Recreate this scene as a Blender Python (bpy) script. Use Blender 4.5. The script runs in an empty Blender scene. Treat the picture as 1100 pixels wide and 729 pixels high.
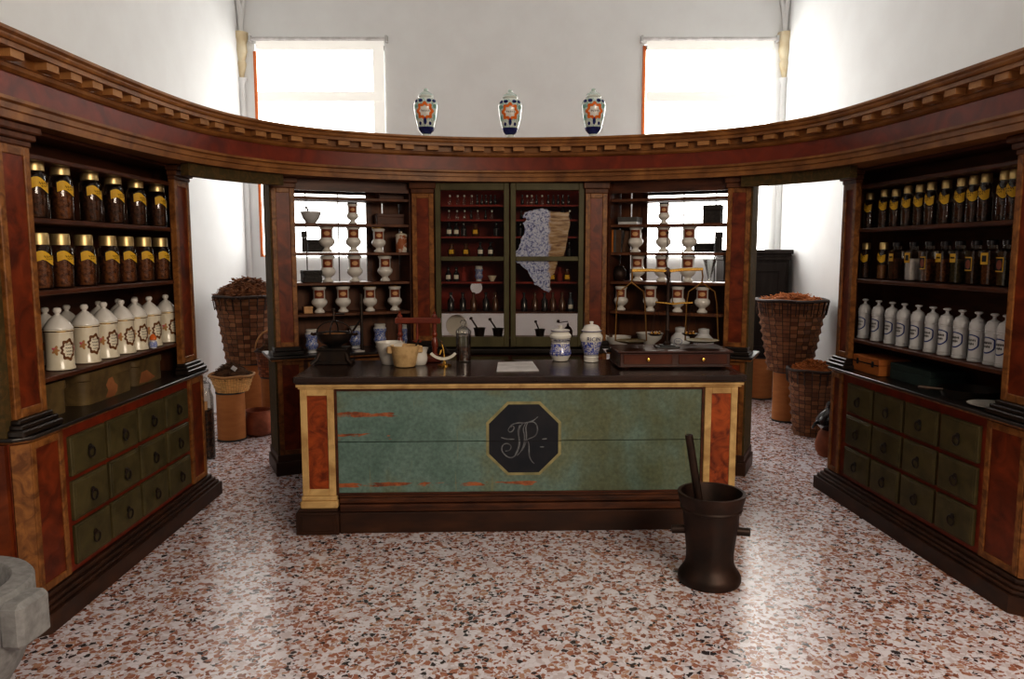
import bpy, bmesh, math, random
from mathutils import Vector, Matrix
PI = math.pi
R = random.Random(7)
col = bpy.context.scene.collection

# ------------------------------------------------------------------ camera model (image taken as 1100x729)
F, CX, CY, HZ, H = 820.0, 550.0, 364.5, 271.0, 1.65
PITCH = math.atan((CY - HZ) / F); PC, PS = math.cos(PITCH), math.sin(PITCH)
def ray(x, y):
    u = (x - CX) / F; v = -(y - CY) / F
    return Vector((u, PC + v * PS, -PS + v * PC))
def atz(x, y, z):
    d = ray(x, y); return Vector((0, 0, H)) + d * ((z - H) / d.z)
def aty(x, y, Y):
    d = ray(x, y); return Vector((0, 0, H)) + d * (Y / d.y)
def atplane(x, y, p, n):
    d = ray(x, y); o = Vector((0, 0, H)); t = (Vector(p) - o).dot(n) / d.dot(n); return o + d * t

# ------------------------------------------------------------------ materials
MATS = {}
def nodes_of(name):
    m = bpy.data.materials.new(name); m.use_nodes = True
    nt = m.node_tree; b = nt.nodes['Principled BSDF']
    MATS[name] = m
    return m, nt, b
def coords(nt, st=(1, 1, 1), uv=False, rot=(0, 0, 0)):
    t = nt.nodes.new('ShaderNodeTexCoord'); mp = nt.nodes.new('ShaderNodeMapping')
    nt.links.new(t.outputs['UV' if uv else 'Object'], mp.inputs['Vector'])
    mp.inputs['Scale'].default_value = st; mp.inputs['Rotation'].default_value = rot
    return mp.outputs['Vector']
def noise(nt, v, sc, det=4, dist=0, rough=.55):
    n = nt.nodes.new('ShaderNodeTexNoise'); n.inputs['Scale'].default_value = sc
    n.inputs['Detail'].default_value = det; n.inputs['Distortion'].default_value = dist
    n.inputs['Roughness'].default_value = rough
    nt.links.new(v, n.inputs['Vector']); return n.outputs['Fac']
def ramp(nt, fac, stops, const=False):
    r = nt.nodes.new('ShaderNodeValToRGB'); e = r.color_ramp.elements
    while len(e) > 1: e.remove(e[-1])
    for i, (p, c) in enumerate(stops):
        c = (c, c, c) if not isinstance(c, (tuple, list)) else c
        k = e[0] if i == 0 else e.new(p)
        k.position = p; k.color = (*c, 1)
    if const: r.color_ramp.interpolation = 'CONSTANT'
    nt.links.new(fac, r.inputs['Fac']); return r.outputs['Color']
def mix(nt, fac, a, b, mode='MIX'):
    m = nt.nodes.new('ShaderNodeMix'); m.data_type = 'RGBA'; m.blend_type = mode
    for sock, val in ((0, fac), (6, a), (7, b)):
        if hasattr(val, 'links') or hasattr(val, 'is_linked'): nt.links.new(val, m.inputs[sock])
        elif sock == 0: m.inputs[0].default_value = val
        else: m.inputs[sock].default_value = (*val, 1)
    return m.outputs[2]
def bump(nt, b, h, s=.2, d=.01):
    bp = nt.nodes.new('ShaderNodeBump'); bp.inputs['Strength'].default_value = s; bp.inputs['Distance'].default_value = d
    nt.links.new(h, bp.inputs['Height']); nt.links.new(bp.outputs['Normal'], b.inputs['Normal'])
def M(name, c1, c2=None, sc=8, ro=.5, me=0, st=(1, 1, 1), bp=0, det=4, lo=.35, hi=.65, coat=0, dist=0, uv=False):
    m, nt, b = nodes_of(name)
    c2 = c2 or tuple(x * .75 for x in c1)
    v = coords(nt, st, uv); f = noise(nt, v, sc, det, dist)
    c = ramp(nt, f, [(lo, c1), (hi, c2)])
    nt.links.new(c, b.inputs['Base Color'])
    b.inputs['Roughness'].default_value = ro; b.inputs['Metallic'].default_value = me
    b.inputs['Specular IOR Level'].default_value = .32 if not (coat or me) else .5
    b.inputs['Coat Weight'].default_value = coat; b.inputs['Coat Roughness'].default_value = .20
    if bp: bump(nt, b, f, bp, .01)
    return m
wall_m = M('white_plaster', (.81, .825, .83), (.78, .79, .795), 3, .9, bp=.05)
trimwhite = M('cream_plaster', (.78, .70, .52), (.70, .58, .38), 9, .85)
gold = M('ochre_grained_wood', (.32, .135, .038), (.135, .050, .015), 5, .42, st=(3, 3, 3), det=6, dist=1.2, bp=.08)
gold2 = M('ochre_curved_moulding', (.31, .135, .040), (.145, .055, .016), 4, .42, det=6, dist=1.0, bp=.08)
burl = M('red_burl_panel', (.24, .045, .012), (.075, .014, .006), 7, .38, det=7, dist=1.5, lo=.3, hi=.7)
burl_d = M('red_burl_frieze', (.23, .034, .011), (.11, .018, .008), 5, .38, det=7, dist=1.5, lo=.3, hi=.7)
orange_burl = M('orange_burl_panel', (.25, .055, .012), (.10, .02, .006), 4, .45, det=6, dist=1.5)
mahog = M('dark_mahogany', (.105, .034, .014), (.05, .016, .008), 4, .42, st=(1, 1, 6), det=5)
mahog_l = M('brown_board', (.15, .055, .022), (.08, .028, .012), 5, .5, st=(4, 4, .6), det=5)
marble = M('green_marbled_wood', (.065, .045, .014), (.14, .075, .022), 14, .75, det=6, dist=2.5, lo=.45, hi=.75)
black = M('black_lacquer', (.012, .009, .008), (.022, .014, .010), 6, .32, coat=.15)
blacktop = M('dark_counter_top', (.022, .012, .009), (.045, .022, .014), 3, .22, st=(1, 6, 1), coat=.2)
drawer_m = M('olive_drawer_paint', (.098, .078, .030), (.055, .044, .017), 9, .5, det=6, dist=.6, bp=.05)
door_m = M('olive_door_frame', (.105, .090, .038), (.070, .058, .024), 8, .5, st=(1, 1, .5), det=6)
redback = M('dark_red_lining', (.26, .030, .018), (.15, .018, .012), 5, .7)
cream = M('cream_painted_wood', (.66, .45, .20), (.34, .19, .07), 7, .5, det=7, dist=.8, lo=.4, hi=.72, bp=.08)
burl_o = M('orange_red_burl', (.40, .085, .018), (.12, .022, .008), 9, .4, det=7, dist=2, lo=.35, hi=.66)
plinth_m = M('worn_dark_plinth', (.035, .016, .010), (.075, .030, .014), 6, .45, det=6, st=(.6, 1, 2), lo=.4, hi=.75)
iron = M('cast_iron', (.028, .024, .022), (.055, .034, .024), 12, .5, me=.6, bp=.15)
ironrust = M('brown_cast_iron', (.022, .015, .012), (.055, .027, .018), 7, .48, me=.55, bp=.2, det=6)
steel = M('dark_steel', (.10, .10, .10), None, 10, .35, me=.9)
brass = M('brass', (.72, .45, .12), (.50, .29, .07), 12, .25, me=1)
lidm = M('gilt_tin_lid', (.80, .62, .30), (.62, .46, .22), 20, .38, me=.8)
ceramic = M('white_glazed_ceramic', (.74, .71, .66), (.68, .65, .60), 5, .18, coat=.3)
creamcer = M('cream_glazed_ceramic', (.78, .72, .58), (.72, .65, .50), 6, .18, coat=.3)
greycer = M('grey_white_ceramic', (.60, .60, .60), (.54, .54, .54), 6, .25, coat=.2)
yellow = M('yellow_label', (.74, .46, .035), (.60, .34, .02), 14, .5)
ink = M('black_ink', (.012, .010, .012), None, 10, .6)
ink_w = M('pale_label_paint', (.80, .76, .66), None, 10, .6)
rust_l = M('brown_red_label', (.23, .055, .022), (.17, .035, .015), 20, .5)
tan_l = M('tan_cartouche', (.62, .36, .17), None, 20, .5)
bluepaint = M('blue_painted_line', (.035, .055, .20), None, 10, .4)
navy = M('navy_glaze', (.012, .016, .09), (.03, .04, .16), 30, .2)
orangeglaze = M('orange_glaze', (.75, .20, .03), (.60, .12, .02), 30, .2)
greenglaze = M('sea_green_glaze', (.16, .34, .28), (.30, .45, .38), 30, .2)
pinkp = M('pink_flower_paint', (.65, .12, .20), (.45, .25, .10), 60, .3, lo=.45, hi=.5)
brownpaint = M('brown_wreath_paint', (.10, .035, .012), (.18, .08, .03), 60, .3)
cont = [M('brown_herb', (.26, .10, .036), (.07, .026, .014), 60, .9, det=3, bp=.6),
        M('dark_herb', (.13, .052, .024), (.035, .016, .010), 60, .9, bp=.6),
        M('ochre_powder', (.34, .16, .045), (.24, .10, .03), 60, .9, bp=.3),
        M('white_salt', (.80, .78, .78), (.68, .66, .68), 60, .9, bp=.3),
        M('greenish_herb', (.13, .10, .045), (.06, .05, .022), 60, .9, bp=.5)]
stone = M('grey_stone', (.34, .34, .34), (.24, .24, .24), 30, .9, bp=.35, det=8)
drum_m = M('tan_fibreboard', (.52, .22, .075), (.45, .18, .06), 6, .6, st=(1, 1, 4))
copper = M('worn_copper', (.50, .17, .09), (.26, .09, .05), 9, .45, me=.3)
terra = M('terracotta', (.30, .095, .04), (.20, .06, .028), 10, .7)
bark = M('dried_bark', (.26, .105, .042), (.10, .036, .016), 25, .9)
bark_o = M('orange_dried_peel', (.48, .16, .04), (.24, .075, .02), 25, .9)
herbd = M('dark_dried_herb', (.13, .060, .026), (.05, .022, .010), 25, .9)
def wicker(name, c1, c2, mo):
    m, nt, b = nodes_of(name)
    v = coords(nt, (1, 1, 1), True); k = nt.nodes.new('ShaderNodeTexBrick'); nt.links.new(v, k.inputs['Vector'])
    k.inputs['Scale'].default_value = 1; k.inputs['Brick Width'].default_value = 1; k.offset = 0.0; k.inputs['Row Height'].default_value = 1
    k.inputs['Mortar Size'].default_value = .07; k.inputs['Mortar Smooth'].default_value = .5; k.inputs['Bias'].default_value = 0
    k.inputs['Color1'].default_value = (*c1, 1); k.inputs['Color2'].default_value = (*c2, 1); k.inputs['Mortar'].default_value = (*mo, 1)
    f = ramp(nt, noise(nt, coords(nt, (1, 1, 1)), 9, 5), [(.3, .75), (.7, 1.25)])
    nt.links.new(mix(nt, 1.0, k.outputs['Color'], f, 'MULTIPLY'), b.inputs['Base Color']); b.inputs['Roughness'].default_value = .6
    bump(nt, b, k.outputs['Fac'], -.5, .01)
    return m
wick = wicker('brown_wicker', (.34, .15, .06), (.15, .055, .022), (.03, .012, .006))
wick_l = wicker('golden_rattan', (.85, .52, .20), (.74, .42, .15), (.40, .20, .07))
wick_r = wicker('reddish_splint', (.36, .11, .035), (.18, .05, .018), (.04, .012, .006))
paper = M('white_paper', (.72, .70, .70), None, 10, .8)
cardw = M('white_backing_card', (.80, .76, .70), (.74, .69, .62), 3, .8)
tanbox = M('tan_leather', (.46, .16, .04), (.38, .12, .03), 10, .5)
tealbox = M('dark_teal_cloth', (.030, .050, .045), None, 10, .7)
tinbox = M('worn_painted_chest', (.17, .115, .045), (.085, .055, .024), 7, .5, det=6, dist=.6)
tinpatch = M('bare_brown_patch', (.36, .15, .06), (.26, .10, .04), 12, .6)
wovenblack = M('black_woven_box', (.016, .014, .013), (.035, .028, .024), 60, .6, bp=.5)
redturn = M('red_turned_wood', (.24, .045, .018), (.13, .022, .010), 9, .28, coat=.3)
boxwood = M('scale_box_wood', (.075, .026, .015), (.045, .015, .010), 6, .28, coat=.3)
marbcream = M('cream_speckled_stone', (.62, .43, .22), (.42, .26, .12), 22, .5, det=6, lo=.45, hi=.72)
bookor = M('orange_book_cloth', (.50, .17, .03), None, 20, .6)
bookgr = M('grey_book_cloth', (.10, .095, .09), None, 20, .6)
bookbr = M('brown_book_leather', (.10, .05, .025), None, 20, .6)
frame_o = M('orange_brown_window_frame', (.50, .14, .04), (.42, .11, .03), 9, .5)
darkcab = M('black_brown_oak', (.032, .024, .020), (.020, .014, .012), 5, .75, st=(4, 4, .5))
amber = M('amber_glass', (.10, .035, .010), (.06, .02, .006), 9, .12, coat=.4)
darkglass = M('dark_bottle_glass', (.020, .016, .018), None, 9, .10, coat=.4)
blueglass = M('blue_bottle_glass', (.045, .055, .075), None, 9, .12, coat=.4)

def glass(name, tint=(.9, .93, .92), fac=.10, blend=.35, mul=.75):
    m, nt, b = nodes_of(name)
    nt.nodes.remove(b)
    out = nt.nodes['Material Output']
    g = nt.nodes.new('ShaderNodeBsdfGlossy'); g.inputs['Roughness'].default_value = .04
    t = nt.nodes.new('ShaderNodeBsdfTransparent'); t.inputs['Color'].default_value = (*tint, 1)
    lw = nt.nodes.new('ShaderNodeLayerWeight'); lw.inputs['Blend'].default_value = blend
    mt = nt.nodes.new('ShaderNodeMath'); mt.operation = 'MULTIPLY_ADD'
    nt.links.new(lw.outputs['Fresnel'], mt.inputs[0]); mt.inputs[1].default_value = mul; mt.inputs[2].default_value = fac * .3
    mx = nt.nodes.new('ShaderNodeMixShader')
    nt.links.new(mt.outputs[0], mx.inputs[0]); nt.links.new(t.outputs[0], mx.inputs[1]); nt.links.new(g.outputs[0], mx.inputs[2])
    nt.links.new(mx.outputs[0], out.inputs['Surface'])
    return m
jarglass = glass('clear_jar_glass', (.93, .91, .87))
pane_m = glass('door_pane_glass', (.95, .94, .92), .02, .22, .35)
clear = glass('clear_glass', (.96, .97, .96), .12)

def painted(name, base, paint, sc=16, thr=.52, z0=.2, z1=.65, st=(15, 6.5, 1)):
    """brush-painted ceramic: colour appears in a band between z0 and z1 of the pot (UV v)"""
    m, nt, b = nodes_of(name)
    v = coords(nt, st, True); f = noise(nt, v, sc / 6, 3, 1.6)
    a = ramp(nt, f, [(thr - .03, 0), (thr + .03, 1)])
    t = nt.nodes.new('ShaderNodeTexCoord'); s = nt.nodes.new('ShaderNodeSeparateXYZ')
    nt.links.new(t.outputs['UV'], s.inputs[0])
    band = ramp(nt, s.outputs['Y'], [(0, 0), (z0, 0), (z0 + .01, 1), (z1, 1), (z1 + .01, 0), (1, 0)])
    fac = mix(nt, 1.0, a, band, 'MULTIPLY')
    light = mix(nt, noise(nt, v, sc, 2), paint, tuple(min(1, x * 3 + .05) for x in paint))
    c = mix(nt, fac, base, light)
    nt.links.new(c, b.inputs['Base Color']); b.inputs['Roughness'].default_value = .16; b.inputs['Coat Weight'].default_value = .4
    return m
bluewhite = painted('blue_painted_maiolica', (.76, .73, .66), (.02, .035, .20), 14, .47, .19, .60)
bluewhite2 = painted('blue_painted_faience', (.62, .62, .62), (.03, .06, .22), 14, .47, .15, .85)
vase_m = painted('polychrome_vase_glaze', (.66, .70, .66), (.10, .22, .21), 16, .54, .12, .95)

def terrazzo():
    m, nt, b = nodes_of('terrazzo')
    v = coords(nt)
    def vor(sc, feat='F1'):
        n = nt.nodes.new('ShaderNodeTexVoronoi'); n.voronoi_dimensions = '2D'; n.feature = feat
        n.inputs['Scale'].default_value = sc; nt.links.new(v, n.inputs['Vector']); return n
    def warp():
        nn = nt.nodes.new('ShaderNodeTexNoise'); nn.inputs['Scale'].default_value = 30; nn.inputs['Detail'].default_value = 2
        nt.links.new(v, nn.inputs['Vector'])
        ad = nt.nodes.new('ShaderNodeVectorMath'); ad.operation = 'MULTIPLY_ADD'
        nt.links.new(nn.outputs['Color'], ad.inputs[0]); ad.inputs[1].default_value = (.03, .03, 0); nt.links.new(v, ad.inputs[2])
        return ad.outputs[0]
    w = warp()
    out = None
    bg = ramp(nt, noise(nt, v, 60, 3), [(.3, (.62, .57, .61)), (.7, (.82, .78, .83))])
    for sc, stops, er in ((34, [(0, (.82, .78, .84)), (.30, (.66, .58, .61)), (.50, (.42, .19, .13)), (.72, (.27, .11, .075)), (.82, (.52, .31, .22)), (.91, (.05, .04, .045))], .06),
                          (66, [(0, (.80, .76, .82)), (.40, (.64, .57, .60)), (.58, (.36, .16, .11)), (.80, (.46, .26, .18)), (.91, (.06, .045, .05))], .07)):
        a = vor(sc); d = vor(sc, 'DISTANCE_TO_EDGE')
        nt.links.new(w, a.inputs['Vector']); nt.links.new(w, d.inputs['Vector'])
        s = nt.nodes.new('ShaderNodeSeparateColor'); nt.links.new(a.outputs['Color'], s.inputs[0])
        c = ramp(nt, s.outputs[0], stops, True)
        edge = ramp(nt, d.outputs['Distance'], [(er * .6, 0), (er * 1.4, 1)])
        if out is None: out = mix(nt, edge, bg, c)
        else:
            keep = ramp(nt, s.outputs[1], [(0, 0), (.5, 1)], True)
            fac = mix(nt, 1.0, edge, keep, 'MULTIPLY')
            out = mix(nt, fac, out, c)
    nt.links.new(out, b.inputs['Base Color'])
    b.inputs['Roughness'].default_value = .21
    b.inputs['Specular IOR Level'].default_value = 1.0
    return m
terr = terrazzo()

def counter_paint():
    m, nt, b = nodes_of('worn_teal_paint')
    v = coords(nt)
    base = ramp(nt, noise(nt, v, 3.0, 7, .6), [(.30, (.105, .180, .155)), (.52, (.160, .250, .220)), (.72, (.165, .190, .115))])
    t = nt.nodes.new('ShaderNodeTexCoord'); s = nt.nodes.new('ShaderNodeSeparateXYZ'); nt.links.new(t.outputs['Object'], s.inputs[0])
    sx = nt.nodes.new('ShaderNodeMath'); sx.operation = 'MULTIPLY'; sx.inputs[1].default_value = .4; nt.links.new(s.outputs['X'], sx.inputs[0])
    # olive cast to the right of the front
    right = ramp(nt, sx.outputs[0], [(.0, 0), (.40, .05), (.72, .8)])
    n2 = noise(nt, coords(nt, (1.6, 1, .8)), 3, 4)
    olive = mix(nt, 1.0, right, ramp(nt, n2, [(.35, .3), (.6, 1)]), 'MULTIPLY')
    c = mix(nt, olive, base, (.115, .120, .052))
    fine = ramp(nt, noise(nt, v, 45, 5), [(.3, .72), (.7, 1.12)])
    c = mix(nt, 1.0, c, fine, 'MULTIPLY')
    # yellowish vertical runs
    runs = ramp(nt, noise(nt, coords(nt, (9, 1, .7)), 2.2, 4), [(.66, 0), (.74, .5)])
    c = mix(nt, runs, c, (.28, .24, .085))
    # flaked bands of bare orange wood, near the bottom edge and at the upper left
    zb = ramp(nt, s.outputs['Z'], [(0, 0), (.250, 0), (.272, 1), (.292, 1), (.318, 0), (.53, 0), (.556, .9), (.590, .9), (.62, 0), (.67, 0), (.695, .95), (.715, .95), (.75, 0), (1, 0)])
    xl = ramp(nt, sx.outputs[0], [(.08, 1), (.25, .95), (.54, .92), (.66, .5), (.88, .3)])
    zl = ramp(nt, s.outputs['Z'], [(0, 1), (.40, 1), (.41, 0), (1, 0)])
    xs = ramp(nt, sx.outputs[0], [(0, 1), (.22, 1), (.29, 0)])
    area = mix(nt, 1.0, zb, mix(nt, zl, xs, xl), 'MULTIPLY')
    fl = noise(nt, coords(nt, (1.0, 1, 4)), 4.2, 8, .5, .68)
    sm = nt.nodes.new('ShaderNodeMath'); sm.operation = 'MULTIPLY'
    nt.links.new(area, sm.inputs[0]); nt.links.new(fl, sm.inputs[1])
    fac = ramp(nt, sm.outputs[0], [(.425, 0), (.46, 1)])
    flake = ramp(nt, noise(nt, v, 20, 3), [(.4, (.42, .13, .045)), (.65, (.16, .05, .025))])
    c = mix(nt, fac, c, flake)
    nt.links.new(c, b.inputs['Base Color']); b.inputs['Roughness'].default_value = .42
    bump(nt, b, noise(nt, v, 60, 4), .15, .004)
    return m
teal = counter_paint()

def blind_mat(name, s):
    m, nt, b = nodes_of(name)
    v = coords(nt)
    b.inputs['Base Color'].default_value = (.85, .82, .74, 1); b.inputs['Roughness'].default_value = .9
    b.inputs['Emission Color'].default_value = (1.0, .975, .93, 1)
    b.inputs['Emission Strength'].default_value = s  # self-glow put in for daylight coming through the fabric
    return m
blind_l, blind_r = blind_mat('sunlit_blind_fabric', 4.2), blind_mat('brighter_sunlit_blind_fabric', 7.0)
blind_e = blind_mat('blind_margin_fabric', .36)  # weaker glow paints the margin as fabric without daylight behind
blind_shade = blind_mat('blind_transom_shade', .40)  # weak glow that paints the transom's soft shade
reflection_m, fnt, fb = nodes_of('painted_door_reflection')  # mottled colours paint a reflection in the door pane
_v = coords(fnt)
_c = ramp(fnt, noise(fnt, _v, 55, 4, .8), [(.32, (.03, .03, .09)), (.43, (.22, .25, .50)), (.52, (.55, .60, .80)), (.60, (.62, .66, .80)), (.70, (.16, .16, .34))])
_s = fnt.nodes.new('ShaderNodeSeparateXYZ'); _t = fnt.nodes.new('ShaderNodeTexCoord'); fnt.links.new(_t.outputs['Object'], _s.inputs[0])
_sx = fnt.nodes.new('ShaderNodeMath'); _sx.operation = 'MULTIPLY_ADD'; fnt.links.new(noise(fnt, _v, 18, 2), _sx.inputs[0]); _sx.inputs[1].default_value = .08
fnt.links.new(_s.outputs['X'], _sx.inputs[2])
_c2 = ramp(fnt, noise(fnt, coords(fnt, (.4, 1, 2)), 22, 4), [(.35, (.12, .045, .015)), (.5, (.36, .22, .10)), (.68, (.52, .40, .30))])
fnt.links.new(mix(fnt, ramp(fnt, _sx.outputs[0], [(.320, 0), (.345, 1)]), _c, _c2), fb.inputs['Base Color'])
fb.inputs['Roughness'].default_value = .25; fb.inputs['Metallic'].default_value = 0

# ------------------------------------------------------------------ mesh building
WM = {}
class MB:
    def __init__(s, X=None):
        s.bm = bmesh.new(); s.uv = s.bm.loops.layers.uv.new('UVMap'); s.X = X or Matrix()
    def v(s, p): return s.bm.verts.new(s.X @ Vector(p))
    def box(s, x0, x1, y0, y1, z0, z1, bev=0.0, T=None):
        T = T or Matrix()
        vs = [s.bm.verts.new(s.X @ (T @ Vector(p))) for p in ((x0, y0, z0), (x1, y0, z0), (x1, y1, z0), (x0, y1, z0), (x0, y0, z1), (x1, y0, z1), (x1, y1, z1), (x0, y1, z1))]
        fs = [s.bm.faces.new([vs[i] for i in q]) for q in ((0, 3, 2, 1), (4, 5, 6, 7), (0, 1, 5, 4), (1, 2, 6, 5), (2, 3, 7, 6), (3, 0, 4, 7))]
        if bev:
            es = list({e for f in fs for e in f.edges})
            bmesh.ops.bevel(s.bm, geom=es, offset=bev, segments=1, affect='EDGES')
        return s
    def lathe(s, prof, seg=20, T=None, caps=True):
        T = T or Matrix(); zs = [p[1] for p in prof]; zl, zh = min(zs), max(zs); dz = max(zh - zl, 1e-6)
        rings = []
        for r, z in prof:
            if r < 1e-5: rings.append([s.bm.verts.new(s.X @ (T @ Vector((0, 0, z))))] * seg)
            else: rings.append([s.bm.verts.new(s.X @ (T @ Vector((r * math.cos(2 * PI * i / seg), r * math.sin(2 * PI * i / seg), z)))) for i in range(seg)])
        for k in range(len(prof) - 1):
            for i in range(seg):
                j = (i + 1) % seg
                q = [rings[k][i], rings[k][j], rings[k + 1][j], rings[k + 1][i]]
                us = [(i / seg, (prof[k][1] - zl) / dz), ((i + 1) / seg, (prof[k][1] - zl) / dz), ((i + 1) / seg, (prof[k + 1][1] - zl) / dz), (i / seg, (prof[k + 1][1] - zl) / dz)]
                qq, uu = [], []
                for a, b in zip(q, us):
                    if a not in qq: qq.append(a); uu.append(b)
                if len(qq) < 3: continue
                f = s.bm.faces.new(qq); f.smooth = True
                for l, u in zip(f.loops, uu): l[s.uv].uv = u
        if caps:
            for k in (0, -1):
                if prof[k][0] > 1e-5:
                    s.bm.faces.new(rings[k])
        return s
    def tube(s, pts, r, seg=8, taper=None, flat=1.0):
        pts = [Vector(p) for p in pts]; rings = []; n = len(pts)
        up = None
        for i, p in enumerate(pts):
            t = (pts[min(i + 1, n - 1)] - pts[max(i - 1, 0)]).normalized()
            if up is None: up = Vector((0, 0, 1)) if abs(t.z) < .9 else Vector((1, 0, 0))
            a = t.cross(up).normalized(); b = a.cross(t).normalized(); up = b
            rr = r if taper is None else r * (1 + (taper - 1) * i / (n - 1))
            rings.append([s.bm.verts.new(s.X @ (p + a * rr * math.cos(2 * PI * k / seg) + b * rr * flat * math.sin(2 * PI * k / seg))) for k in range(seg)])
        for i in range(n - 1):
            for k in range(seg):
                f = s.bm.faces.new([rings[i][k], rings[i][(k + 1) % seg], rings[i + 1][(k + 1) % seg], rings[i + 1][k]]); f.smooth = True
        s.bm.faces.new(rings[0][::-1]); s.bm.faces.new(rings[-1])
        return s
    def prism(s, poly, z0, z1, T=None, bev=0):
        T = T or Matrix()
        a = [s.bm.verts.new(s.X @ (T @ Vector((x, y, z0)))) for x, y in poly]; b = [s.bm.verts.new(s.X @ (T @ Vector((x, y, z1)))) for x, y in poly]
        n = len(poly); fs = [s.bm.faces.new(a[::-1]), s.bm.faces.new(b)]
        for i in range(n): fs.append(s.bm.faces.new([a[i], a[(i + 1) % n], b[(i + 1) % n], b[i]]))
        if bev: bmesh.ops.bevel(s.bm, geom=list({e for f in fs for e in f.edges}), offset=bev, segments=1, affect='EDGES')
        return s
    def sweep(s, path, prof, smooth=True):
        """path: list of (point2d, outward normal2d); prof: closed polygon of (offset, z)"""
        rings = [[s.bm.verts.new(s.X @ Vector((p[0] + n[0] * o, p[1] + n[1] * o, z))) for o, z in prof] for p, n in path]
        m = len(prof)
        for i in range(len(rings) - 1):
            for k in range(m):
                f = s.bm.faces.new([rings[i][k], rings[i][(k + 1) % m], rings[i + 1][(k + 1) % m], rings[i + 1][k]]); f.smooth = smooth
        s.bm.faces.new(rings[0][::-1]); s.bm.faces.new(rings[-1])
        return s
    def decal(s, prof, cz, outline, off=.0012, k0=0.0, cs=0.0, ang=-PI / 2, n=3):
        rings = []
        for q in range(n + 1):
            k = k0 + (1 - k0) * q / n
            if k < 1e-6: continue
            ring = []
            for (a, dz) in outline:
                z = cz + dz * k; r = rad(prof, z); th = ang + (cs + a * k) / r
                ring.append(s.v(((r + off) * math.cos(th), (r + off) * math.sin(th), z)))
            rings.append(ring)
        m = len(outline)
        if k0 < 1e-6:
            r = rad(prof, cz); th = ang + cs / r
            c = s.v(((r + off) * math.cos(th), (r + off) * math.sin(th), cz))
            for i in range(m): s.bm.faces.new([c, rings[0][i], rings[0][(i + 1) % m]])
        for q in range(len(rings) - 1):
            for i in range(m): s.bm.faces.new([rings[q][i], rings[q + 1][i], rings[q + 1][(i + 1) % m], rings[q][(i + 1) % m]])
        for f in s.bm.faces: f.smooth = True
        return s
    def squiggle(s, prof, cz, w, amp, n=9, th=.0016, off=.002, cs=0.0, ang=-PI / 2, seed=1):
        rr = random.Random(seed); pts = []
        for i in range(n): pts.append((-w / 2 + w * i / (n - 1), amp * (1 if i % 2 else -1) * rr.uniform(.5, 1)))
        a = []
        for x, dz in pts:
            z = cz + dz; r = rad(prof, z); t = ang + (cs + x) / r
            a.append((s.v(((r + off) * math.cos(t), (r + off) * math.sin(t), z - th)), s.v(((r + off) * math.cos(t + .8 * th / r), (r + off) * math.sin(t + .8 * th / r), z + th))))
        for i in range(n - 1): s.bm.faces.new([a[i][0], a[i + 1][0], a[i + 1][1], a[i][1]])
        return s
    def build(s, name, mat, parent=None, local=True, angle=35):
        bm = s.bm
        bmesh.ops.recalc_face_normals(bm, faces=bm.faces)
        if parent is not None and not local:
            bm.transform(WM[parent].inverted())
        me = bpy.data.meshes.new(name); bm.to_mesh(me); bm.free()
        me.materials.append(mat)
        for p in me.polygons: p.use_smooth = True
        me.set_sharp_from_angle(angle=math.radians(angle))
        o = bpy.data.objects.new(name, me); col.objects.link(o)
        WM[o] = WM[parent] if parent is not None else Matrix()
        if parent is not None: o.parent = parent
        return o
def rad(prof, z):
    best = 0
    for (r0, z0), (r1, z1) in zip(prof, prof[1:]):
        lo, hi = min(z0, z1), max(z0, z1)
        if lo - 1e-9 <= z <= hi + 1e-9:
            r = max(r0, r1) if hi - lo < 1e-9 else r0 + (r1 - r0) * (z - z0) / (z1 - z0)
            best = max(best, r)
    return best or .02
def tag(o, label, cat, group=None, kind=None):
    if label: o['label'] = label
    if cat: o['category'] = cat
    if group: o['group'] = group
    if kind: o['kind'] = kind
    return o
def thing(name, label, cat, loc=(0, 0, 0), rz=0.0, group=None, X=None):
    o = bpy.data.objects.new(name, None); col.objects.link(o); o.empty_display_size = .05
    m = X if X is not None else Matrix.Translation(Vector(loc)) @ Matrix.Rotation(rz, 4, 'Z')
    if X is not None: o.matrix_basis = X
    else: o.location = loc; o.rotation_euler = (0, 0, rz)
    WM[o] = m
    return tag(o, label, cat, group)
def dup(root, label, loc, rz=0.0, scale=1.0):
    def cp(o, par):
        c = o.copy(); col.objects.link(c)
        if par: c.parent = par
        for ch in o.children: cp(ch, c)
        return c
    r = cp(root, None); r.location = loc; r.rotation_euler = (0, 0, rz); r.scale = (scale,) * 3 if not isinstance(scale, tuple) else scale
    r['label'] = label
    return r
class Repeat:
    """first use makes the prototype, later uses copy it with all of its parts"""
    def __init__(s, maker): s.maker = maker; s.proto = None
    def put(s, label, loc, rz=0.0, group=None, scale=1.0):
        if s.proto is None:
            s.proto = s.maker(); o = s.proto; o.location = loc; o.rotation_euler = (0, 0, rz); o['label'] = label
            o.scale = (scale,) * 3 if not isinstance(scale, tuple) else scale
        else: o = dup(s.proto, label, loc, rz, scale)
        if group: o['group'] = group
        return o
ORD = ['first', 'second', 'third', 'fourth', 'fifth', 'sixth', 'seventh', 'eighth', 'ninth', 'tenth', 'eleventh', 'twelfth']
def ordn(i, n):
    return 'leftmost' if i == 0 else 'rightmost' if i == n - 1 else ORD[i] + ' from left'
def ell(a, b, n=20): return [(a * math.cos(2 * PI * i / n), b * math.sin(2 * PI * i / n)) for i in range(n)]
def rect(a, b, n=5):
    pts = []
    for i in range(n): pts.append((-a + 2 * a * i / n, -b))
    for i in range(2): pts.append((a, -b + 2 * b * i / 2))
    for i in range(n): pts.append((a - 2 * a * i / n, b))
    for i in range(2): pts.append((-a, b - 2 * b * i / 2))
    return pts
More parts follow.
